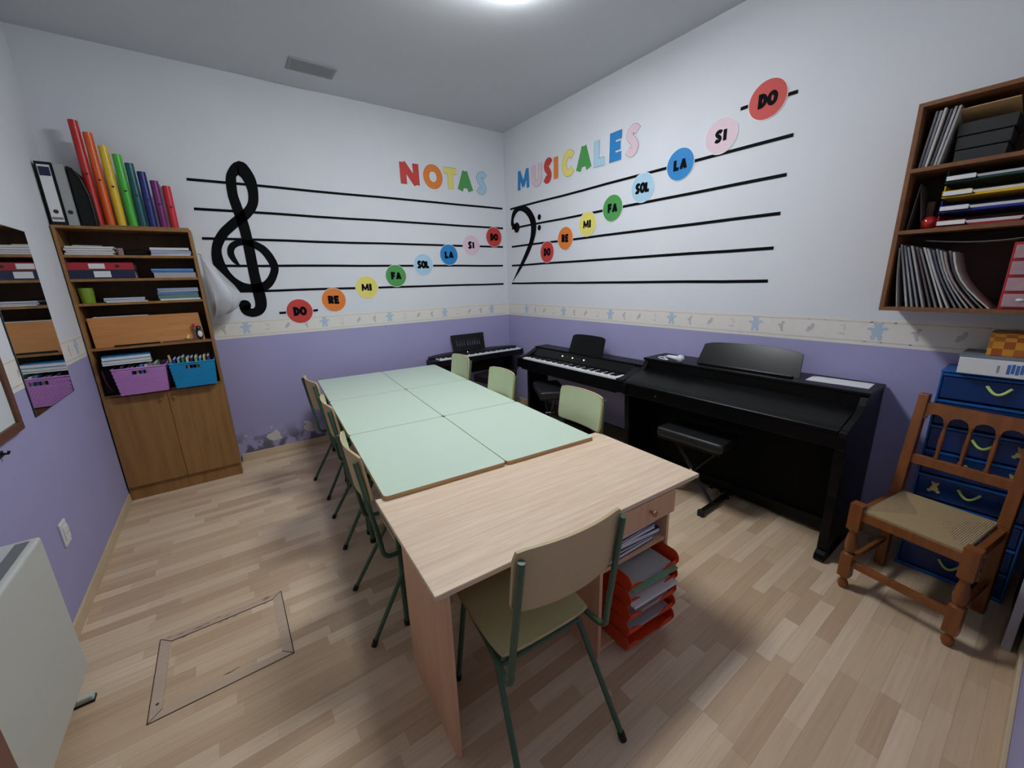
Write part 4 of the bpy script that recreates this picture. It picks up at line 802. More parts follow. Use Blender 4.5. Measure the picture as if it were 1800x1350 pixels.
# arched top rail
n_ar = 4; xa, xb = -0.172, 0.172; zt_, zb_ = 0.945, 0.868; wa = (xb-xa)/n_ar; poly = [(xa, zt_), (xa, zb_-0.006)]
for k in range(n_ar):
    cx = xa+wa*(k+0.5); r = wa*0.40
    poly.append((cx-r, zb_-0.006))
    poly += [(cx-r*math.cos(a), zb_-0.004+r*0.85*math.sin(a)) for a in [PI*q/8 for q in range(1, 8)]]
    poly.append((cx+r, zb_-0.006))
poly += [(xb, zb_-0.006), (xb, zt_)]
g = G().prism(poly, 'y', -0.012, 0.012)
g.v = [(v[0], v[1]+by(v[2]), v[2]) for v in g.v]
build('arched_top_rail', g, HONEY, wc)
g = G().box(xa, xb, -0.011, 0.011, 0.626, 0.674); g.v = [(v[0], v[1]+by(v[2]), v[2]) for v in g.v]
build('lower_back_rail', g, HONEY, wc, bevel=0.003)
for k in range(1, n_ar):
    x = xa+wa*k
    build('spindle', G().lathe([(0,0.008),(0.06,0.011),(0.12,0.006),(0.2,0.008),(0.5,0.011),(0.8,0.008),(0.88,0.006),(0.94,0.011),(1,0.008)], (x, by(0.672), 0.672), (x, by(0.864), 0.864), 10), HONEY, wc, smooth=True)
# rush seat: four woven triangles of strands meeting in an envelope pattern
RUSH = [mat('rush_light', (184, 164, 128), 0.8, noise=0.15, scale=80), mat('rush_dark', (150, 128, 92), 0.8, noise=0.15, scale=80)]
corner = [(-0.172, 0.012), (0.172, 0.012), (0.170, -0.392), (-0.170, -0.392)]; ce = [(-0.035, -0.20), (0.035, -0.19)]
tri = [(corner[0], corner[1], ce[1], ce[0]), (corner[1], corner[2], ce[1], ce[1]), (corner[2], corner[3], ce[0], ce[1]), (corner[3], corner[0], ce[0], ce[0])]
for k, (a, b, c, d) in enumerate(tri):
    g = G(); n = 18
    for q in range(n):
        t0, t1 = q/n, (q+1)/n
        def L2(p, r, t): return (p[0]+(r[0]-p[0])*t, p[1]+(r[1]-p[1])*t)
        A0, B0, A1, B1 = L2(a, d, t0), L2(b, c, t0), L2(a, d, t1), L2(b, c, t1); tm = (t0+t1)/2
        Am, Bm = L2(a, d, tm), L2(b, c, tm); h0 = 0.462 - 0.010*t0; h1 = 0.462-0.010*t1; hm_ = 0.466-0.010*tm
        g.add([(*A0, h0), (*B0, h0), (*Am, hm_), (*Bm, hm_), (*A1, h1), (*B1, h1), (*A0, 0.448), (*B0, 0.448)], [(0,1,3,2), (2,3,5,4)] + ([(6,7,1,0)] if q == 0 else []))
    build('rush_weave', g, RUSH[(k+1) % 2], wc)
build('seat_underside', G().prism([corner[0], corner[1], corner[2], corner[3]], 'z', 0.440, 0.448), RUSH[1], wc)
# ================================================================ BLUE DRAWER TOWER
BL = mat('blue_clear_plastic', (22, 92, 166), 0.25, noise=0.12, scale=14, spec=0.5); BLD = mat('dark_blue_plastic', (12, 52, 110), 0.3, noise=0.1, scale=20)
LIME = mat('lime_handle', (206, 226, 120), 0.4, noise=0.03); BEAR = mat('bear_print', (206, 184, 120), 0.6, noise=0.3, scale=120)
tw_ = tag(empty('drawer_tower', (-0.015, -4.250, 0), -PI/2), 'tall blue plastic drawer tower with lime handles behind the wooden chair', 'drawers')
nD = 8; HT = 1.115; ph = (HT-0.03)/nD
for x in (-0.195, 0.187): build('side_wall', G().box(x, x+0.008, -0.210, 0, 0.0, HT-0.012), BL, tw_, bevel=0.002)
build('top_panel', G().box(-0.197, 0.197, -0.214, 0, HT-0.012, HT), BL, tw_, bevel=0.004)
build('base_panel', G().box(-0.197, 0.197, -0.216, 0, 0.0, 0.018), BL, tw_, bevel=0.004)
build('back_wall', G().box(-0.187, 0.187, -0.008, 0, 0.018, HT-0.012), BLD, tw_)
for k in range(nD):
    z0 = 0.020 + k*ph; d = build('drawer', G().box(-0.185, 0.185, -0.207, -0.012, z0+0.004, z0+ph-0.022), BLD, tw_, bevel=0.004)
    build('drawer_divider', G().box(-0.187, 0.187, -0.212, -0.02, z0+ph-0.018, z0+ph-0.006), BL, tw_, bevel=0.002)
    zc = z0 + ph*0.55
    build('handle', G().tube([(-0.038+0.076*q/10, -0.207-0.012*math.sin(PI*q/10)-0.003, zc+0.016-0.034*math.sin(PI*q/10)) for q in range(11)], 0.0062, 8), LIME, d, smooth=True)
    gb = G()
    bx = -0.12 if k in (6, 3) else 0.115
    for cx, cz, r, ry in ((0,0,0.016,0.014),(0,0.022,0.012,0.011),(-0.010,0.032,0.005,0.005),(0.010,0.032,0.005,0.005),(-0.016,-0.014,0.008,0.008),(0.016,-0.014,0.008,0.008)): gb.disc((bx+cx, -0.2077, zc-0.012+cz), r, 'y', 12, ry)
    build('bear_print', gb, BEAR, d)
bf = tag(empty('box_file', (-0.135, -4.312, HT+0.0005), -PI/2), 'white box file lying on top of the blue drawer tower', 'box file')
build('box', G().box(-0.205, 0.175, -0.130, 0.115, 0, 0.076), WHITE, bf, bevel=0.002); build('lid', G().box(-0.210, 0.18, -0.125, 0.117, 0.0765, 0.087), mat('grey_blue_lid', (112,122,138), 0.5), bf, bevel=0.002)
g = G()
for k in range(4): g.box(-0.055+0.013*k, -0.045+0.013*k, -0.1308, -0.1302, 0.016+0.004*(k%2), 0.062-0.003*((k+1)%2))
build('blue_logo', g, mat('logo_blue', (60,110,180), 0.6, noise=0.1), bf)
g = G()
for k in range(5): g.box(-0.084, -0.076, -0.1308, -0.1302, 0.018+0.007*k, 0.0225+0.007*k)
for k in range(3): g.box(0.012+0.012*k, 0.020+0.012*k, -0.1308, -0.1302, 0.030, 0.044)
build('small_print', g, mat('print_grey', (120,120,130), 0.7), bf)
cx = tag(empty('checked_box', (-0.14, -4.330, HT+0.0880), -PI/2), 'orange and yellow checked box on top of the white box file', 'box')
C1, C2, C3 = mat('check_yellow', (226,170,40), 0.6), mat('check_orange', (176,88,24), 0.6), mat('check_brown', (140,64,20), 0.6)
CKM = bpy.data.materials.new('checked_paper'); CKM.use_nodes = True; nt = CKM.node_tree; N = nt.nodes; L = nt.links
tc = N.new('ShaderNodeTexCoord'); c1 = N.new('ShaderNodeTexChecker'); c2 = N.new('ShaderNodeTexChecker'); mp = N.new('ShaderNodeMapping'); mp.inputs['Location'].default_value = (0.003, 0.004, 0.0005)
L.new(tc.outputs['Object'], mp.inputs[0]); L.new(mp.outputs[0], c1.inputs[0]); L.new(mp.outputs[0], c2.inputs[0])
c1.inputs['Scale'].default_value = 30.0; c1.inputs['Color1'].default_value = (*lin((226,170,40)), 1); c1.inputs['Color2'].default_value = (*lin((150,72,20)), 1)
c2.inputs['Scale'].default_value = 15.0; c2.inputs['Color1'].default_value = (*lin((176,88,24)), 1); c2.inputs['Color2'].default_value = (*lin((196,120,34)), 1)
mx = N.new('ShaderNodeMix'); mx.data_type = 'RGBA'; mx.inputs[0].default_value = 0.45; L.new(c1.outputs[0], mx.inputs[6]); L.new(c2.outputs[0], mx.inputs[7]); L.new(mx.outputs[2], N['Principled BSDF'].inputs['Base Color'])
build('box_body', G().box(-0.150, 0.15, -0.07, 0.09, 0, 0.085), CKM, cx, bevel=0.002); build('box_lid', G().box(-0.152, 0.152, -0.072, 0.092, 0.0855, 0.105), CKM, cx, bevel=0.002)
# dark board leaning in the corner at far right
bo = tag(empty('leaning_board', (-0.30, YF+0.045, 0)), 'black board with grey edge standing against the front wall at far right', 'board')
build('panel', G().box(-0.27, 0.20, -0.010, 0.008, 0.0, 1.10), BLACK, bo, bevel=0.002); build('edge_strip', G().box(-0.29, -0.271, -0.014, 0.014, 0, 1.10), mat('edge_grey', (170,170,176), 0.4), bo, bevel=0.002)
# ================================================================ WALL SHELF (right wall)
ws = tag(empty('wall_shelf', (-0.002, -3.785, 1.400), -PI/2), 'dark wooden wall shelf full of magazines and trays at upper right', 'shelf')
SWW = 0.70; SD = -0.298; SHH = 0.942
for x in (0, SWW-0.018): build('side_panel', G().box(x, x+0.018, SD, 0, 0, SHH), SHELFWOOD, ws, bevel=0.001)
build('top_panel', G().box(0.018, SWW-0.018, SD, 0, SHH-0.018, SHH), SHELFWOOD, ws, bevel=0.001)
build('bottom_panel', G().box(0.018, SWW-0.018, SD, 0, 0, 0.018), SHELFWOOD, ws, bevel=0.001)
for z in (0.378, 0.655): build('shelf_board', G().box(0.018, SWW-0.018, SD, -0.008, z-0.009, z+0.009), SHELFWOOD, ws, bevel=0.001)
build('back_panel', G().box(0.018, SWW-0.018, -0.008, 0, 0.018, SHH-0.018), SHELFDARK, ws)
def sw(x, yy, z): return (yy-0.002, -3.785-x, 1.400+z)       # wall-shelf local to world
def leaf(name, loc_x, zb, h, d, th, lean, m, label, cat, group, curve=0.0, yb=-0.02):
    """thin upright magazine standing on a wall shelf: leans by 'lean' metres (in shelf x) at its top, optionally bowed"""
    r = tag(empty(name, sw(loc_x, yb, zb), -PI/2), label, cat, group)
    n = 6; g = G(); vs = []
    for k in range(n+1):
        t = k/n; x = lean*t + curve*math.sin(PI*t); vs += [(x, 0, h*t), (x, -d, h*t), (x+th, -d, h*t), (x+th, 0, h*t)]
    fs = [(0,1,2,3), (4*n+3, 4*n+2, 4*n+1, 4*n)]
    for k in range(n):
        for j in range(4): fs.append((4*k+j, 4*k+(j+1)%4, 4*k+4+(j+1)%4, 4*k+4+j))
    build('cover', g.add(vs, fs), m, r); return r
TINTS = [mat('magazine_%d' % i, c, 0.45, noise=0.2, scale=50) for i, c in enumerate(((176,176,180),(150,152,160),(132,138,148),(168,160,158),(146,130,132),(122,120,126),(190,186,182)))]
ORD = ('first', 'second', 'third', 'fourth', 'fifth', 'sixth', 'seventh', 'eighth', 'ninth', 'tenth', 'eleventh', 'twelfth', 'thirteenth', 'fourteenth')
for k in range(14):
    xb = 0.092 + 0.0212*k; lean = -0.066 - 0.0066*k
    leaf('magazine', xb, 0.0185, 0.305 - 0.004*(k % 3) - 0.0035*k, 0.225 + 0.008*(k % 4), 0.0075, lean, TINTS[k % 7], '%s thin magazine from the left in the wall shelf bottom row' % ORD[k], 'magazine', 'magazines in bottom of wall shelf', curve=(-0.0045*(k-6) if k > 6 else 0.0), yb=-0.030)
leaf('magazine', 0.060, 0.0185, 0.29, 0.24, 0.003, -0.034, TINTS[6], 'bent grey sheet at the left end of the wall shelf bottom', 'folder', None, curve=-0.004, yb=-0.03)
for k in range(6):
    leaf('magazine', 0.030 + k*0.0135, 0.6645, 0.240 - 0.004*(k % 2), 0.215 + 0.012*(k % 3), 0.0080, 0.024 + 0.002*k, TINTS[(0, 1, 6, 1, 0, 3)[k]], '%s grey magazine from the left on the top wall shelf' % ORD[k], 'magazine', 'magazines in top of wall shelf', yb=-0.035)
# dark trays with a cardboard lid on the top shelf
DG = mat('dark_grey_tray', (46, 46, 48), 0.5, noise=0.15, scale=60)
dt = tag(empty('drawer_box', sw(0.215, -0.03, 0.6645), -PI/2), 'dark grey three-tier box on the top of the wall shelf', 'box')
for k in range(3): build('tier', G().hexa([(-0.070-0.003*k,-0.215,k*0.056),(0.085+0.006*k,-0.215,k*0.056),(0.085+0.006*k,0,k*0.056),(-0.070-0.003*k,0,k*0.056),(-0.070-0.003*k,-0.220,k*0.056+0.051),(0.088+0.006*k,-0.220,k*0.056+0.051),(0.088+0.006*k,0,k*0.056+0.051),(-0.070-0.003*k,0,k*0.056+0.051)]), DG, dt, bevel=0.003)
slab('cardboard_sheet', 0.17, 0.225, 0.004, mat('tan_card', (196, 158, 108), 0.7), 'tan cardboard sheet on top of the dark three-tier box', 'cardboard', sw(0.222, -0.150, 0.8570), -PI/2, pages=False, tilt=(math.radians(-13), 0))
rl = tag(empty('ruler', sw(0.315, -0.10, 0.666), -PI/2), 'thin yellowish stick leaning inside the top of the wall shelf', 'stick')
build('stick', G().tube([(0,0,0.004), (0.20,0,0.235)], 0.005, 6), mat('stick_yellow', (168,156,104), 0.6), rl)
# middle shelf: triangular book end, red ball, block, four letter trays
be = tag(empty('book_end', sw(0.048, -0.12, 0.388), -PI/2), 'grey bent plastic book stand at the left of the middle wall shelf', 'book stand')
build('bent_sheet', G().add([(-0.020,-0.10,0.0),(-0.020,0.08,0.0),(0.0,-0.10,0.215),(0.0,0.08,0.215),(0.036,-0.10,0.0),(0.036,0.08,0.0),(-0.017,-0.10,0.0),(-0.017,0.08,0.0),(0.001,-0.10,0.205),(0.001,0.08,0.205),(0.033,-0.10,0.0),(0.033,0.08,0.0)], [(0,2,3,1),(2,4,5,3),(6,7,9,8),(8,9,11,10),(0,6,8,2),(2,8,10,4),(1,3,9,7),(3,5,11,9),(0,1,7,6),(4,10,11,5)]), mat('grey_plastic', (120,112,114), 0.4), be)
ba = tag(empty('red_ball', sw(0.108, -0.225, 0.388), 0), 'shiny red ball on the middle wall shelf', 'ball')
build('ball', G().sphere((0,0,0.030), 0.030, 20, 12), mat('shiny_red', (176, 32, 34), 0.15, noise=0.0, coat=0.5), ba, smooth=True); build('valve', G().sphere((0,0,0.0600), 0.003, 8, 6), RUBBER, ba)
bw = tag(empty('wooden_block', sw(0.085, -0.12, 0.388), 0), 'small brown wooden block behind the red ball', 'block')
build('block', G().box(-0.012, 0.012, -0.014, 0.014, 0, 0.135), wood('block_wood', (112,84,60), (128,98,70), (20,20,3)), bw, bevel=0.002); build('block_base', G().box(-0.02, 0.02, -0.02, 0.02, 0, 0.008), SHELFWOOD, bw)
TRC = (('red', (150, 34, 42)), ('blue', (30, 36, 130)), ('yellow', (222, 176, 40)), ('dark green', (18, 58, 56)))
for k, (nm, c) in enumerate(TRC):
    mt = mat('tray_' + nm, c, 0.35, noise=0.03)
    t = tag(empty('letter_tray', sw(0.330, -0.02, 0.3880 + k*0.0640), -PI/2), nm + ' letter tray with white label in the stack on the middle wall shelf', 'letter tray', 'coloured letter trays')
    g = G().box(-0.190, 0.215, -0.255, 0, 0, 0.004).box(-0.190, -0.186, -0.24, 0, 0.004, 0.055).box(0.211, 0.215, -0.24, 0, 0.004, 0.055).box(-0.186, 0.211, -0.004, 0, 0.004, 0.055)
    for s, (a, b) in ((1, (-0.190, -0.085)), (-1, (0.06, 0.215))): g.prism([(a, 0.004), (b, 0.004), (b-0.018 if s > 0 else b, 0.030), (a if s > 0 else a+0.018, 0.030)], 'y', -0.262, -0.255)
    g.box(-0.190, 0.215, -0.262, -0.255, 0, 0.010)
    build('tray_body', g, mt, t)
    build('label_clip', G().box(-0.185, -0.095, -0.272, -0.263, 0.008, 0.026), WHITE, t, bevel=0.001)
    slab('paper_pile', 0.37, 0.240, 0.020, PAPER, 'papers lying in the %s letter tray' % nm, 'papers', sw(0.340, -0.132, 0.3925 + k*0.0640), -PI/2, 'papers in the letter trays', pages=False)
# bottom shelf right: red organiser box with clear fronts
ro = tag(empty('organiser_box', sw(0.525, -0.02, 0.0185), -PI/2), 'red small-parts organiser with clear drawers in the wall shelf bottom', 'organiser')
RP = mat('organiser_red', (170, 36, 50), 0.4); CLR = mat('organiser_clear', (170, 140, 146), 0.25, noise=0.2, scale=30)
build('case', G().box(-0.13, 0.14, -0.235, 0, 0, 0.285), RP, ro, bevel=0.003)
for k in range(4):
    d = build('drawer', G().box(-0.122, 0.132, -0.246, -0.232, 0.010+k*0.069, 0.066+k*0.069), CLR, ro, bevel=0.003)
    if k in (0, 2):
        rr = random.Random(k)
        for q in range(6): build('charm', G().sphere((-0.08+0.032*q+rr.uniform(-0.01,0.01), -0.248, 0.026+k*0.069+rr.uniform(0,0.02)), rr.uniform(0.007,0.012), 8, 6, (1.3,0.4,0.7)), [WHITE, BLUE, YELLOW, GCOV][q % 4], d)
sh_ = tag(empty('plastic_sheet', sw(0.30, -0.03, 0.322), -PI/2), 'long thin clear sheet lying over the magazines in the wall shelf', 'sheet')
g = G(); vs = []; N_ = 12
for k in range(N_+1):
    t = k/N_; x = -0.19+0.55*t; zz = 0.012 - 0.026*math.sin(PI*min(1, t*1.2)) + 0.016*t; vs += [(x, -0.20, zz), (x, 0, zz), (x, 0, zz+0.003), (x, -0.20, zz+0.003)]
fs = [(0,1,2,3), (4*N_+3,4*N_+2,4*N_+1,4*N_)]
for k in range(N_):
    for j in range(4): fs.append((4*k+j, 4*k+(j+1)%4, 4*k+4+(j+1)%4, 4*k+4+j))
build('sheet', g.add(vs, fs), mat('grey_clear_plastic', (150,150,152), 0.3), sh_)
# ================================================================ BOOKCASE (back left corner)
BX, BY, BWD, BD, BH = -3.914, -0.002, 0.740, -0.298, 2.052
bc = tag(empty('bookcase', (BX, BY, 0)), 'tall brown wooden bookcase with two doors in the left corner', 'bookcase')
for x in (0, BWD-0.018): build('side_panel', G().box(x, x+0.018, BD, 0, 0, BH), OAK, bc, bevel=0.001)
build('top_panel', G().box(0.018, BWD-0.018, BD, 0, BH-0.018, BH), OAK, bc, bevel=0.001)
SZ = (1.862, 1.700, 1.532, 1.212, 0.856)
for z in SZ: build('shelf_board', G().box(0.018, BWD-0.018, BD+0.002, -0.008, z-0.018, z), OAK, bc, bevel=0.001)
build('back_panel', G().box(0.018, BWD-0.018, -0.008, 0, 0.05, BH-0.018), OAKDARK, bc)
build('plinth', G().box(0.018, BWD-0.018, BD+0.004, BD+0.020, 0, 0.108), OAK, bc)
build('bottom_board', G().box(0.018, BWD-0.018, BD+0.02, -0.008, 0.090, 0.108), OAK, bc)
for x0, x1, kx in ((0.003, 0.3685, 0.330), (0.3715, 0.737, 0.412)):
    d = build('door', G().box(x0, x1, BD-0.017, BD-0.001, 0.112, 0.838), OAK, bc, bevel=0.0015)
    build('knob', G().lathe([(0,0.005),(0.4,0.005),(0.6,0.011),(0.9,0.011),(1,0.006)], (kx, BD-0.016, 0.785), (kx, BD-0.040, 0.785)), BRASS, d, smooth=True)
def bk(x, yy, z): return (x, yy, z)
EPS = 0.0006
# on top: binders, folder, percussion tubes
def binder(x0, w, h, m, label, spine):
    r = tag(empty('lever_arch_binder', (x0, -0.015, BH+EPS)), label, 'binder', 'binders on the bookcase')
    g = G().box(0, 0.003, -0.265, 0, 0, h).box(w-0.003, w, -0.265, 0, 0, h).box(0.003, w-0.003, -0.268, -0.265, 0, h)
    build('cover', g, m, r); build('papers', G().box(0.008, w-0.008, -0.22, -0.01, 0.004, h-0.01), PAPER, r)
    if spine:
        build('spine_label', G().box(0.010, w-0.010, -0.2695, -0.268, 0.022, h-0.018), WHITE, r)
        build('label_print', G().box(0.013, w-0.013, -0.2700, -0.2695, h-0.085, h-0.030), DNAVY, r)
        build('label_bar', G().box(0.013, w-0.013, -0.2700, -0.2695, 0.035, 0.050), GCOV, r)
    build('finger_hole', G().disc((w/2, -0.2702, 0.085), 0.013, 'y', 20), VDARK, r)
    return r
binder(-3.908, 0.078, 0.388, BLACK, 'black binder with white spine label standing on the bookcase', True)
binder(-3.826, 0.050, 0.380, mat('grey_binder', (160,162,162), 0.5, noise=0.04), 'plain grey binder standing on the bookcase', False)
fd = tag(empty('black_folder', (-3.770, -0.02, BH+EPS)), 'black soft case standing on the bookcase beside the grey binder', 'case')
g = G().prism([(0,0),(0.085,0),(0.080,0.20),(0.060,0.30),(0.030,0.37),(0.0,0.385)], 'y', -0.24, 0); build('case_body', g, mat('black_fabric', (12,12,13), 0.9, noise=0.2, scale=80), fd, bevel=0.010, seg=3, smooth=True)
build('case_zip', G().tube([(0.079,-0.245,0.01),(0.078,-0.245,0.20),(0.058,-0.245,0.30),(0.028,-0.245,0.37)], 0.003, 6), DARKMETAL, fd)
bd = tag(build('wooden_board', G().box(-3.725, -3.185, -0.215, -0.085, BH+EPS, BH+0.022), OAK, bevel=0.002), 'thin wooden board under the coloured tubes on the bookcase', 'board')
TUB = (('red',(190,38,36),-3.690,0.672),('orange',(218,92,28),-3.632,0.605),('yellow',(224,186,44),-3.571,0.532),('green',(70,180,56),-3.508,0.486),('teal',(14,84,92),-3.452,0.436),('dark blue',(26,34,110),-3.395,0.386),('purple',(110,28,104),-3.333,0.332),('crimson',(196,34,48),-3.268,0.302))
for k, (nm, c, x, h) in enumerate(TUB):
    t = tag(empty('percussion_tube', (x, -0.150, BH+0.0225)), nm + ' plastic percussion tube standing in the row on the bookcase', 'tube', 'coloured percussion tubes')
    g = G(); seg = 18; ro_, ri_ = 0.0255, 0.0232; vs = []
    for z, r in ((0, ro_), (h, ro_), (h, ri_), (0, ri_)):
        for q in range(seg): vs.append((r*math.cos(2*PI*q/seg), r*math.sin(2*PI*q/seg), z))
    fs = [(i*seg+q, i*seg+(q+1)%seg, ((i+1)%4)*seg+(q+1)%seg, ((i+1)%4)*seg+q) for i in range(4) for q in range(seg)]
    build('tube', g.add(vs, fs), mat('tube_'+nm, c, 0.35, noise=0.03), t, smooth=True)
    zc = h*(0.50 if k else 0.5)
    build('note_mark', G().disc((0.004, -0.0262, zc), 0.009, 'y', 14, 0.007), VDARK, t)
wt = tag(empty('percussion_tube', (-3.300, -0.120, BH+0.0225)), 'thin white tube between the purple and crimson tubes', 'tube'); build('tube', G().tube([(0,0,0),(0,0,0.31)], 0.008, 12), WHITE, wt, smooth=True); build('tube_cap', G().tube([(0,0,0.31),(0,0,0.318)], 0.0085, 12), WHITE, wt)
# shelf 1 (top)
z = SZ[0]+EPS
for k, h in enumerate((0.014, 0.012, 0.016, 0.014)): slab('magazine', 0.245, 0.21, h, TINTS[(6, 0, 3, 6)[k]], ('bottom', 'second lowest', 'second highest', 'topmost')[k] + ' grey magazine of the flat pile on the top bookcase shelf', 'magazine', (-3.765+0.006*(k%2), -0.185, z), math.radians(1.5*(k%2)), 'magazines on the top bookcase shelf'); z += h+EPS
slab('magazine', 0.15, 0.15, 0.010, mat('brown_cover', (96,72,62), 0.5), 'brown booklet lying on the magazine pile in the bookcase', 'booklet', (-3.78, -0.17, z), 0.1)
jb = tag(empty('small_box', (-3.612, -0.20, SZ[0]+EPS), 0.1), 'small pinkish box in the middle of the top bookcase shelf', 'box'); build('box', G().box(-0.014, 0.014, -0.03, 0.03, 0, 0.050), mat('pinkish_card', (150,124,122), 0.6), jb, bevel=0.002); build('flap', G().box(-0.014, 0.014, -0.030, 0.03, 0.0505, 0.0525), GREYPAPER, jb)
z = SZ[0]+EPS
for k, (h, m_, lb) in enumerate(((0.010, PAPER, 'white papers at the right of the top bookcase shelf'), (0.026, mat('pale_blue_pages',(150,162,190),0.6), 'pale blue notebook pile at the right of the top bookcase shelf'), (0.022, BLACK, 'black folder topping the right pile of the top bookcase shelf'))): slab('notebook', 0.235, 0.22, h, m_, lb, 'notebook', (-3.320, -0.18, z), math.radians((-1, 1, -3)[k]), pages=(k != 1)); z += h+EPS
cbk = tag(empty('black_pouch', (-3.525, -0.12, SZ[0]+EPS)), 'black flat pouch at the back of the top bookcase shelf', 'pouch'); build('pouch', G().box(-0.07, 0.07, -0.09, 0.08, 0, 0.040), BLACK, cbk, bevel=0.015, seg=3); build('pouch_zip', G().tube([(-0.06,-0.092,0.022),(0.06,-0.092,0.022)], 0.003, 6), DARKMETAL, cbk)
# shelf 2: two flat binders and a pile
def flat_binder(z, h, m, label, lx0, lx1, hole):
    r = tag(empty('lever_arch_binder', (-3.7250, -0.150, z)), label, 'binder', 'binders on the bookcase')
    g = G().box(-0.170, 0.172, -0.142, 0.12, 0, 0.003).box(-0.170, 0.172, -0.142, 0.12, h-0.003, h).box(-0.170, 0.172, -0.145, -0.142, 0, h)
    build('cover', g, m, r); build('papers', G().box(-0.16, 0.16, -0.12, 0.11, 0.004, h-0.006), PAPER, r)
    build('spine_label', G().box(lx0, lx1, -0.1465, -0.145, h*0.16, h*0.86), WHITE, r)
    if hole: build('finger_hole', G().disc((0.085, -0.1468, h/2), 0.012, 'y', 18), VDARK, r)
    return r
flat_binder(SZ[1]+EPS, 0.060, DNAVY, 'dark blue binder lying flat on the second bookcase shelf', -0.045, 0.042, False)
flat_binder(SZ[1]+0.0615, 0.049, mat('binder_red', (166,38,48), 0.45, noise=0.05), 'red binder lying on the dark blue binder in the bookcase', -0.062, 0.020, True)
z = SZ[1]+EPS
for k, (h, m_, lb) in enumerate(((0.038, GREYPAPER, 'thick grey paper pile at the right of the second bookcase shelf'), (0.014, mat('folder_blue',(58,110,176),0.4), 'blue folder on the grey pile of the second bookcase shelf'), (0.012, mat('folder_blue2',(104,150,206),0.4), 'light blue folder on top of the second bookcase shelf pile'))): slab('folder', 0.25, 0.22, h, m_, lb, 'folder', (-3.325-0.006*k, -0.18, z), math.radians((0,-2,1)[k]), pages=False); z += h+EPS
# shelf 3: green pot, loose notebooks, pile
gp = tag(empty('green_pot', (-3.850, -0.215, SZ[2]+EPS)), 'lime green round pot at the left of the third bookcase shelf', 'pot')
vs = []; seg = 24
for z_, r in ((0,0.036),(0.105,0.042),(0.105,0.039),(0.010,0.034)):
    for q in range(seg): vs.append((r*math.cos(2*PI*q/seg), r*math.sin(2*PI*q/seg), z_))
fs = [(i*seg+q, i*seg+(q+1)%seg, (i+1)*seg+(q+1)%seg, (i+1)*seg+q) for i in range(3) for q in range(seg)] + [tuple(range(seg))[::-1], tuple(3*seg+q for q in range(seg))]
build('pot', G().add(vs, fs), mat('lime_plastic', (128,158,40), 0.4, noise=0.05), gp, smooth=True); build('rim', G().tube([(0.0415*math.cos(2*PI*q/24), 0.0415*math.sin(2*PI*q/24), 0.105) for q in range(25)], 0.002, 6, False), mat('lime_plastic',(0,0,0)), gp)
z = SZ[2]+EPS
for k, (h, m_, lb, a, dx) in enumerate(((0.007, PAPER, 'white booklet sticking out at the middle of the third bookcase shelf', 7, 0), (0.012, DNAVY, 'dark blue notebook in the middle of the third bookcase shelf', 5, -0.01), (0.012, mat('pale_blue_cover',(140,156,196),0.5), 'pale blue notebook topping the middle pile of the third bookcase shelf', 8, -0.012))): slab('notebook', 0.225, 0.19, h, m_, lb, 'notebook', (-3.645+dx, -0.20, z), math.radians(a), pages=k > 0); z += h+EPS
z = SZ[2]+EPS
for k, (h, m_, lb) in enumerate(((0.012, PAPER, 'cream paper pile at the right of the third bookcase shelf'), (0.030, mat('sea_green_cover',(96,128,124),0.5), 'sea green folder at the right of the third bookcase shelf'), (0.018, mat('steel_blue_cover',(84,120,168),0.5), 'steel blue folder in the right pile of the third bookcase shelf'), (0.016, GREYPAPER, 'grey papers in the right pile of the third bookcase shelf'), (0.012, mat('pale_blue_cover',(140,156,196),0.5), 'pale blue folder topping the right pile of the third bookcase shelf'))): slab('folder', 0.245, 0.22, h, m_, lb, 'folder', (-3.326-0.006*(k%3), -0.18, z), math.radians((0,-1,2,-2,1)[k]), pages=False); z += h+EPS
# shelf 4: big tan box, papers on it, pen, toys
TAN = wood('tan_plywood', (186,124,70), (204,142,86), (3,30,30), rough=0.6)
tb = tag(empty('tan_box', (-3.560, -0.150, SZ[3]+EPS)), 'large tan wooden box lying on the fourth bookcase shelf', 'box')
build('front', G().hexa([(-0.312,-0.125,0),(0.330,-0.125,0),(0.330,-0.115,0),(-0.312,-0.115,0),(-0.322,-0.108,0.215),(0.318,-0.108,0.215),(0.318,-0.098,0.215),(-0.322,-0.098,0.215)]), TAN, tb, bevel=0.001)
build('body', G().box(-0.312, 0.318, -0.095, 0.12, 0, 0.213), TAN, tb)
for k in range(2): slab('paper_pile', 0.30, 0.18, 0.006, (PAPER, BLACK)[k], ('white papers on top of the tan box in the bookcase', 'black folder on top of the tan box in the bookcase')[k], 'papers', (-3.700+0.02*k, -0.155, SZ[3]+0.2145+k*0.0075), 0.02, pages=False)
slab('notebook', 0.26, 0.016, 0.012, BLACK, 'long black case lying in front of the tan box', 'case', (-3.640, -0.290, SZ[3]+EPS), math.radians(2), pages=False)
slab('notebook', 0.22, 0.016, 0.012, mat('maroon_case', (120,62,66), 0.5), 'maroon long case in front of the tan box', 'case', (-3.385, -0.289, SZ[3]+EPS), math.radians(1), pages=False)
tp = tag(empty('toy_penguin', (-3.258, -0.288, SZ[3]+EPS)), 'small penguin toy at the right of the fourth bookcase shelf', 'toy')
build('body', G().sphere((0,0,0.045), 0.024, 14, 10, (0.95,0.45,1.8)), mat('toy_dark', (26,26,44), 0.5), tp, smooth=True); build('belly', G().sphere((0.002,-0.006,0.048), 0.018, 12, 8, (0.9,0.4,1.5)), WHITE, tp, smooth=True)
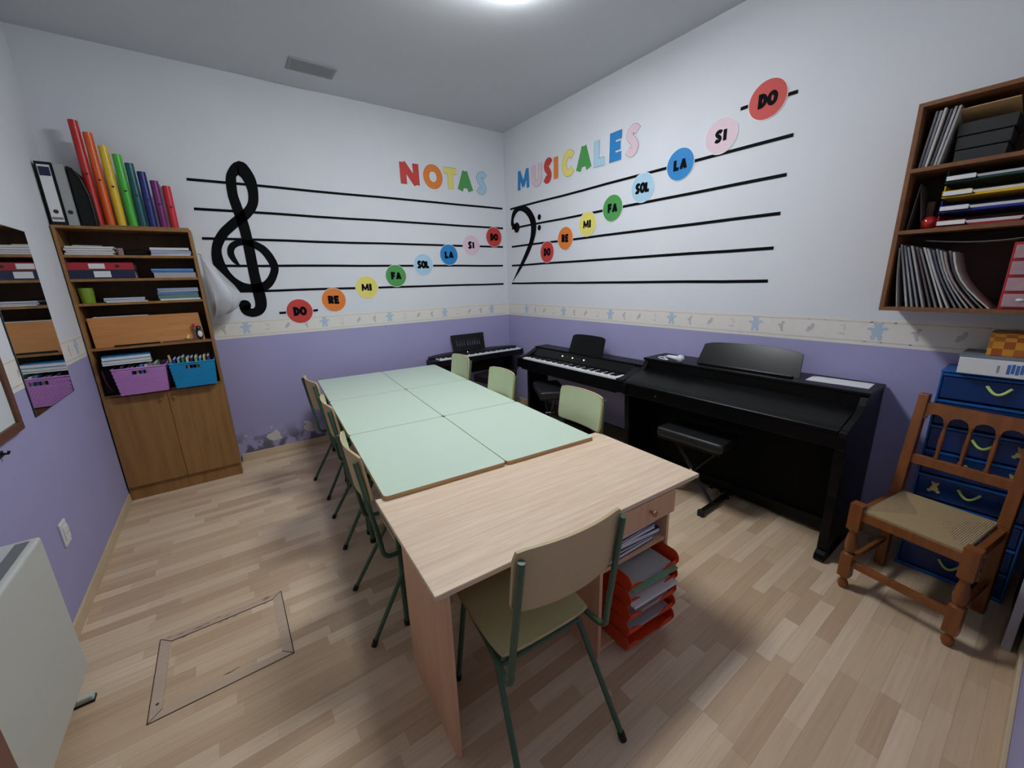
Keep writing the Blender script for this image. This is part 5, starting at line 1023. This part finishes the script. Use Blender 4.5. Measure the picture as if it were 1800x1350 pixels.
build('head', G().sphere((0,0,0.098), 0.017, 12, 8, (1,0.6,1)), mat('toy_dark', (26,26,44), 0.5), tp, smooth=True); build('beak', G().lathe([(0,0.005),(1,0.001)], (0,-0.008,0.098), (0.004,-0.022,0.096), 8), ORANGE, tp)
tr_ = tag(empty('toy_rooster', (-3.288, -0.287, SZ[3]+EPS)), 'small red and grey toy bird beside the penguin toy', 'toy')
build('body', G().sphere((0,0,0.090), 0.013, 10, 8, (0.8,0.6,1.3)), mat('toy_grey', (96,92,92), 0.6), tr_, smooth=True); build('comb', G().sphere((0.002,-0.002,0.118), 0.014, 10, 8, (0.9,0.5,1.2)), mat('toy_red', (170,56,40), 0.6), tr_, smooth=True); build('perch', G().tube([(0,0,0),(0,0,0.085)], 0.005, 8), mat('toy_grey', (0,0,0)), tr_)
ty = tag(empty('yellow_figure', (-3.338, -0.291, SZ[3]+0.0135)), 'tiny yellow figure on the maroon case', 'toy'); build('body', G().sphere((0,0,0.013), 0.012, 10, 8, (1,0.6,1)), YELLOW, ty, smooth=True); build('head', G().sphere((0.006,0,0.029), 0.008, 10, 8, (1,0.6,1)), YELLOW, ty, smooth=True)
# shelf 5: two woven plastic baskets with books, and tucked items
def basket(cx, wt, wb, h, m, md, label):
    yb, yf_t, yf_b = -0.10, -0.385, -0.372
    r = tag(empty('plastic_basket', (cx, 0, SZ[4]+EPS)), label, 'basket', 'woven plastic baskets')
    t = 0.006; hh = h
    def wallq(g, u0, u1, v0, v1, side, th):     # patch of a tapered wall; u along wall -1..1, v height 0..1
        def P(u, v, o):
            hw = (wb + (wt-wb)*v)/2; yf = yf_b+(yf_t-yf_b)*v; yk = -0.115 + 0.015*v
            if side == 'f': return (u*hw, yf-o, v*hh)
            if side == 'k': return (u*hw, yk+o, v*hh)
            s = 1 if side == 'r' else -1; yy = yf + (yk-yf)*(u+1)/2; return (s*(hw+o), yy, v*hh)
        q = [P(u0,v0,0), P(u1,v0,0), P(u1,v1,0), P(u0,v1,0), P(u0,v0,th), P(u1,v0,th), P(u1,v1,th), P(u0,v1,th)]
        g.hexa(q)
    g = G()
    hu, hv0, hv1 = 0.30, 0.76, 0.90
    for q in ((-1,1,0,hv0),(-1,1,hv1,1),(-1,-hu,hv0,hv1),(hu,1,hv0,hv1)): wallq(g, q[0], q[1], q[2], q[3], 'f', -0.003)
    for sd in 'klr': wallq(g, -1, 1, 0, 1, sd, -0.003)
    g.box(-wb/2, wb/2, yf_b+0.003, -0.115, 0, 0.004)
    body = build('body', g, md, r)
    gw = G(); nr, nc = 13, 15
    for sd, ncc in (('f', nc), ('l', 12), ('r', 12)):
        for a in range(nr):
            for b in range(ncc):
                v0 = 0.02+a*0.90/nr; v1 = v0+0.90/nr*0.78; u0 = -1+2*b/ncc + (1/ncc if a % 2 else 0); u1 = u0+2/ncc*0.86
                if u1 > 1: u1 = 1
                if u0 >= 0.995: continue
                if sd == 'f' and v1 > hv0-0.02 and u1 > -hu-0.06 and u0 < hu+0.06: continue
                wallq(gw, u0, u1, v0, v1, sd, 0.0026)
    w_ = build('weave', gw, m, r); w_['kind'] = 'stuff'
    gr = G(); hw = wt/2
    for a, b in (((-hw,yf_t),(hw,yf_t)),((hw,yf_t),(hw,-0.10)),((hw,-0.10),(-hw,-0.10)),((-hw,-0.10),(-hw,yf_t))): gr.tube([(a[0],a[1],hh),(b[0],b[1],hh)], 0.005, 8)
    build('rim', gr, m, r, smooth=True)
    return r
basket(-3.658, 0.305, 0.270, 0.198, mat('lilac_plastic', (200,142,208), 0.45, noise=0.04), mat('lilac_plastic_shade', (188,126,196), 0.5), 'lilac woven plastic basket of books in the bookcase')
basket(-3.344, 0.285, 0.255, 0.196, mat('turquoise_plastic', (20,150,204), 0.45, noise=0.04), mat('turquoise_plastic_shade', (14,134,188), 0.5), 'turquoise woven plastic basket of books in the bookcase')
BC = [mat('bcov_%d' % i, c, 0.5, noise=0.15, scale=60) for i, c in enumerate(((36,60,140),(96,150,160),(60,110,84),(200,190,160),(28,40,90),(120,170,120),(70,130,190),(190,160,90),(90,60,110),(214,214,216)))]
def upright_book(x, h, th, m, label, group, y0=-0.30, base=0.006):
    r = tag(empty('book', (x, y0, SZ[4]+base), rot=(0, 0, 0)), label, 'book', group)
    build('cover', G().box(-th/2, -th/2+0.001, -0.06, 0.17, 0, h).box(th/2-0.001, th/2, -0.06, 0.17, 0, h).box(-th/2, th/2, -0.062, -0.06, 0, h), m, r)
    build('pages', G().box(-th/2+0.001, th/2-0.001, -0.058, 0.165, 0.002, h-0.002), PAPER, r)
rr = random.Random(11)
for k in range(9): upright_book(-3.344-0.108+0.027*k, 0.210+rr.uniform(0, 0.026), 0.016, BC[k], '%s book from the left in the turquoise basket' % ORD[k], 'books in the turquoise basket')
for k in range(8): upright_book(-3.755+0.027*k, 0.190+rr.uniform(0, 0.022), 0.016, BC[(k*3+4) % 10], '%s book from the left in the lilac basket' % ORD[k], 'books in the lilac basket')
zz = SZ[4]+0.2315
for k, (h, m_, lb, a) in enumerate(((0.012, PAPER, 'white booklet lying across the lilac basket books', 6), (0.022, BC[5], 'greenish book lying across the lilac basket', 5), (0.026, BLUE, 'blue book on top of the lilac basket pile', 7))): slab('book', 0.27, 0.20, h, m_, lb, 'book', (-3.725, -0.245, zz), math.radians(a)); zz += h+EPS
st_ = tag(empty('wooden_stick', (-3.462, -0.330, SZ[4]+0.10), rot=(0, math.radians(-6), 0)), 'light wooden stick standing between the baskets', 'stick'); build('stick', G().box(-0.007, 0.007, -0.006, 0.006, 0, 0.155), mat('stick_wood', (206,178,130), 0.6), st_, bevel=0.002); build('stick_tip', G().sphere((0,0,0.157), 0.008, 8, 6), mat('stick_wood', (0,0,0)), st_)
bl = tag(empty('black_bag', (-3.855, -0.17, SZ[4]+EPS)), 'black cloth bag squeezed left of the lilac basket', 'bag'); build('bag', G().box(-0.036, 0.032, -0.115, 0.14, 0, 0.20), mat('black_fabric', (0,0,0)), bl, bevel=0.020, seg=3, smooth=True); build('bag_strap', G().tube([(-0.02,-0.118,0.19),(-0.01,-0.13,0.10),(0.01,-0.12,0.03)], 0.006, 8), mat('maroon_strap', (96,26,46), 0.7), bl)
# ================================================================ PLASTIC BAG hanging beside the bookcase
BAGM = bpy.data.materials.new('thin_white_plastic'); BAGM.use_nodes = True; nt = BAGM.node_tree; b_ = nt.nodes['Principled BSDF']
b_.inputs['Base Color'].default_value = (*lin((220, 224, 232)), 1); b_.inputs['Roughness'].default_value = 0.35; b_.inputs['Alpha'].default_value = 0.5; b_.inputs['Subsurface Weight'].default_value = 0.0
pb = tag(empty('plastic_bag', (-3.166, -0.150, 1.385)), 'translucent white plastic bag hanging beside the bookcase', 'bag')
vs = []; seg = 28; rr = random.Random(2)
prof = [(0.0,0.030,0.050),(0.015,0.062,0.070),(0.06,0.092,0.095),(0.12,0.106,0.105),(0.18,0.110,0.100),(0.25,0.094,0.086),(0.33,0.068,0.066),(0.40,0.045,0.046),(0.46,0.022,0.026),(0.49,0.008,0.012)]
for z_, rx, ry in prof:
    for q in range(seg):
        a = 2*PI*q/seg; f = 1 + 0.10*math.sin(5*a+z_*9)*(1-abs(z_-0.1)) + 0.05*math.sin(11*a+2); vs.append((0.012+rx+rx*0.96*math.cos(a)*f if math.cos(a) > 0 else 0.012+rx+rx*0.96*math.cos(a), ry*math.sin(a)*f, z_))
fs = [(i*seg+q, i*seg+(q+1)%seg, (i+1)*seg+(q+1)%seg, (i+1)*seg+q) for i in range(len(prof)-1) for q in range(seg)] + [tuple(range(seg))[::-1]]
build('bag_body', G().add(vs, fs), BAGM, pb, smooth=True)
build('bag_hook', G().tube([(0.002,0,0.50),(0.022,0,0.495),(0.024,0,0.475)], 0.003, 6), DARKMETAL, pb)
build('bag_contents', G().sphere((0.10,0.0,0.075), 0.070, 14, 10, (1.05,1.1,0.9)), mat('bag_content_brown', (150,130,120), 0.7, noise=0.2), pb, smooth=True)
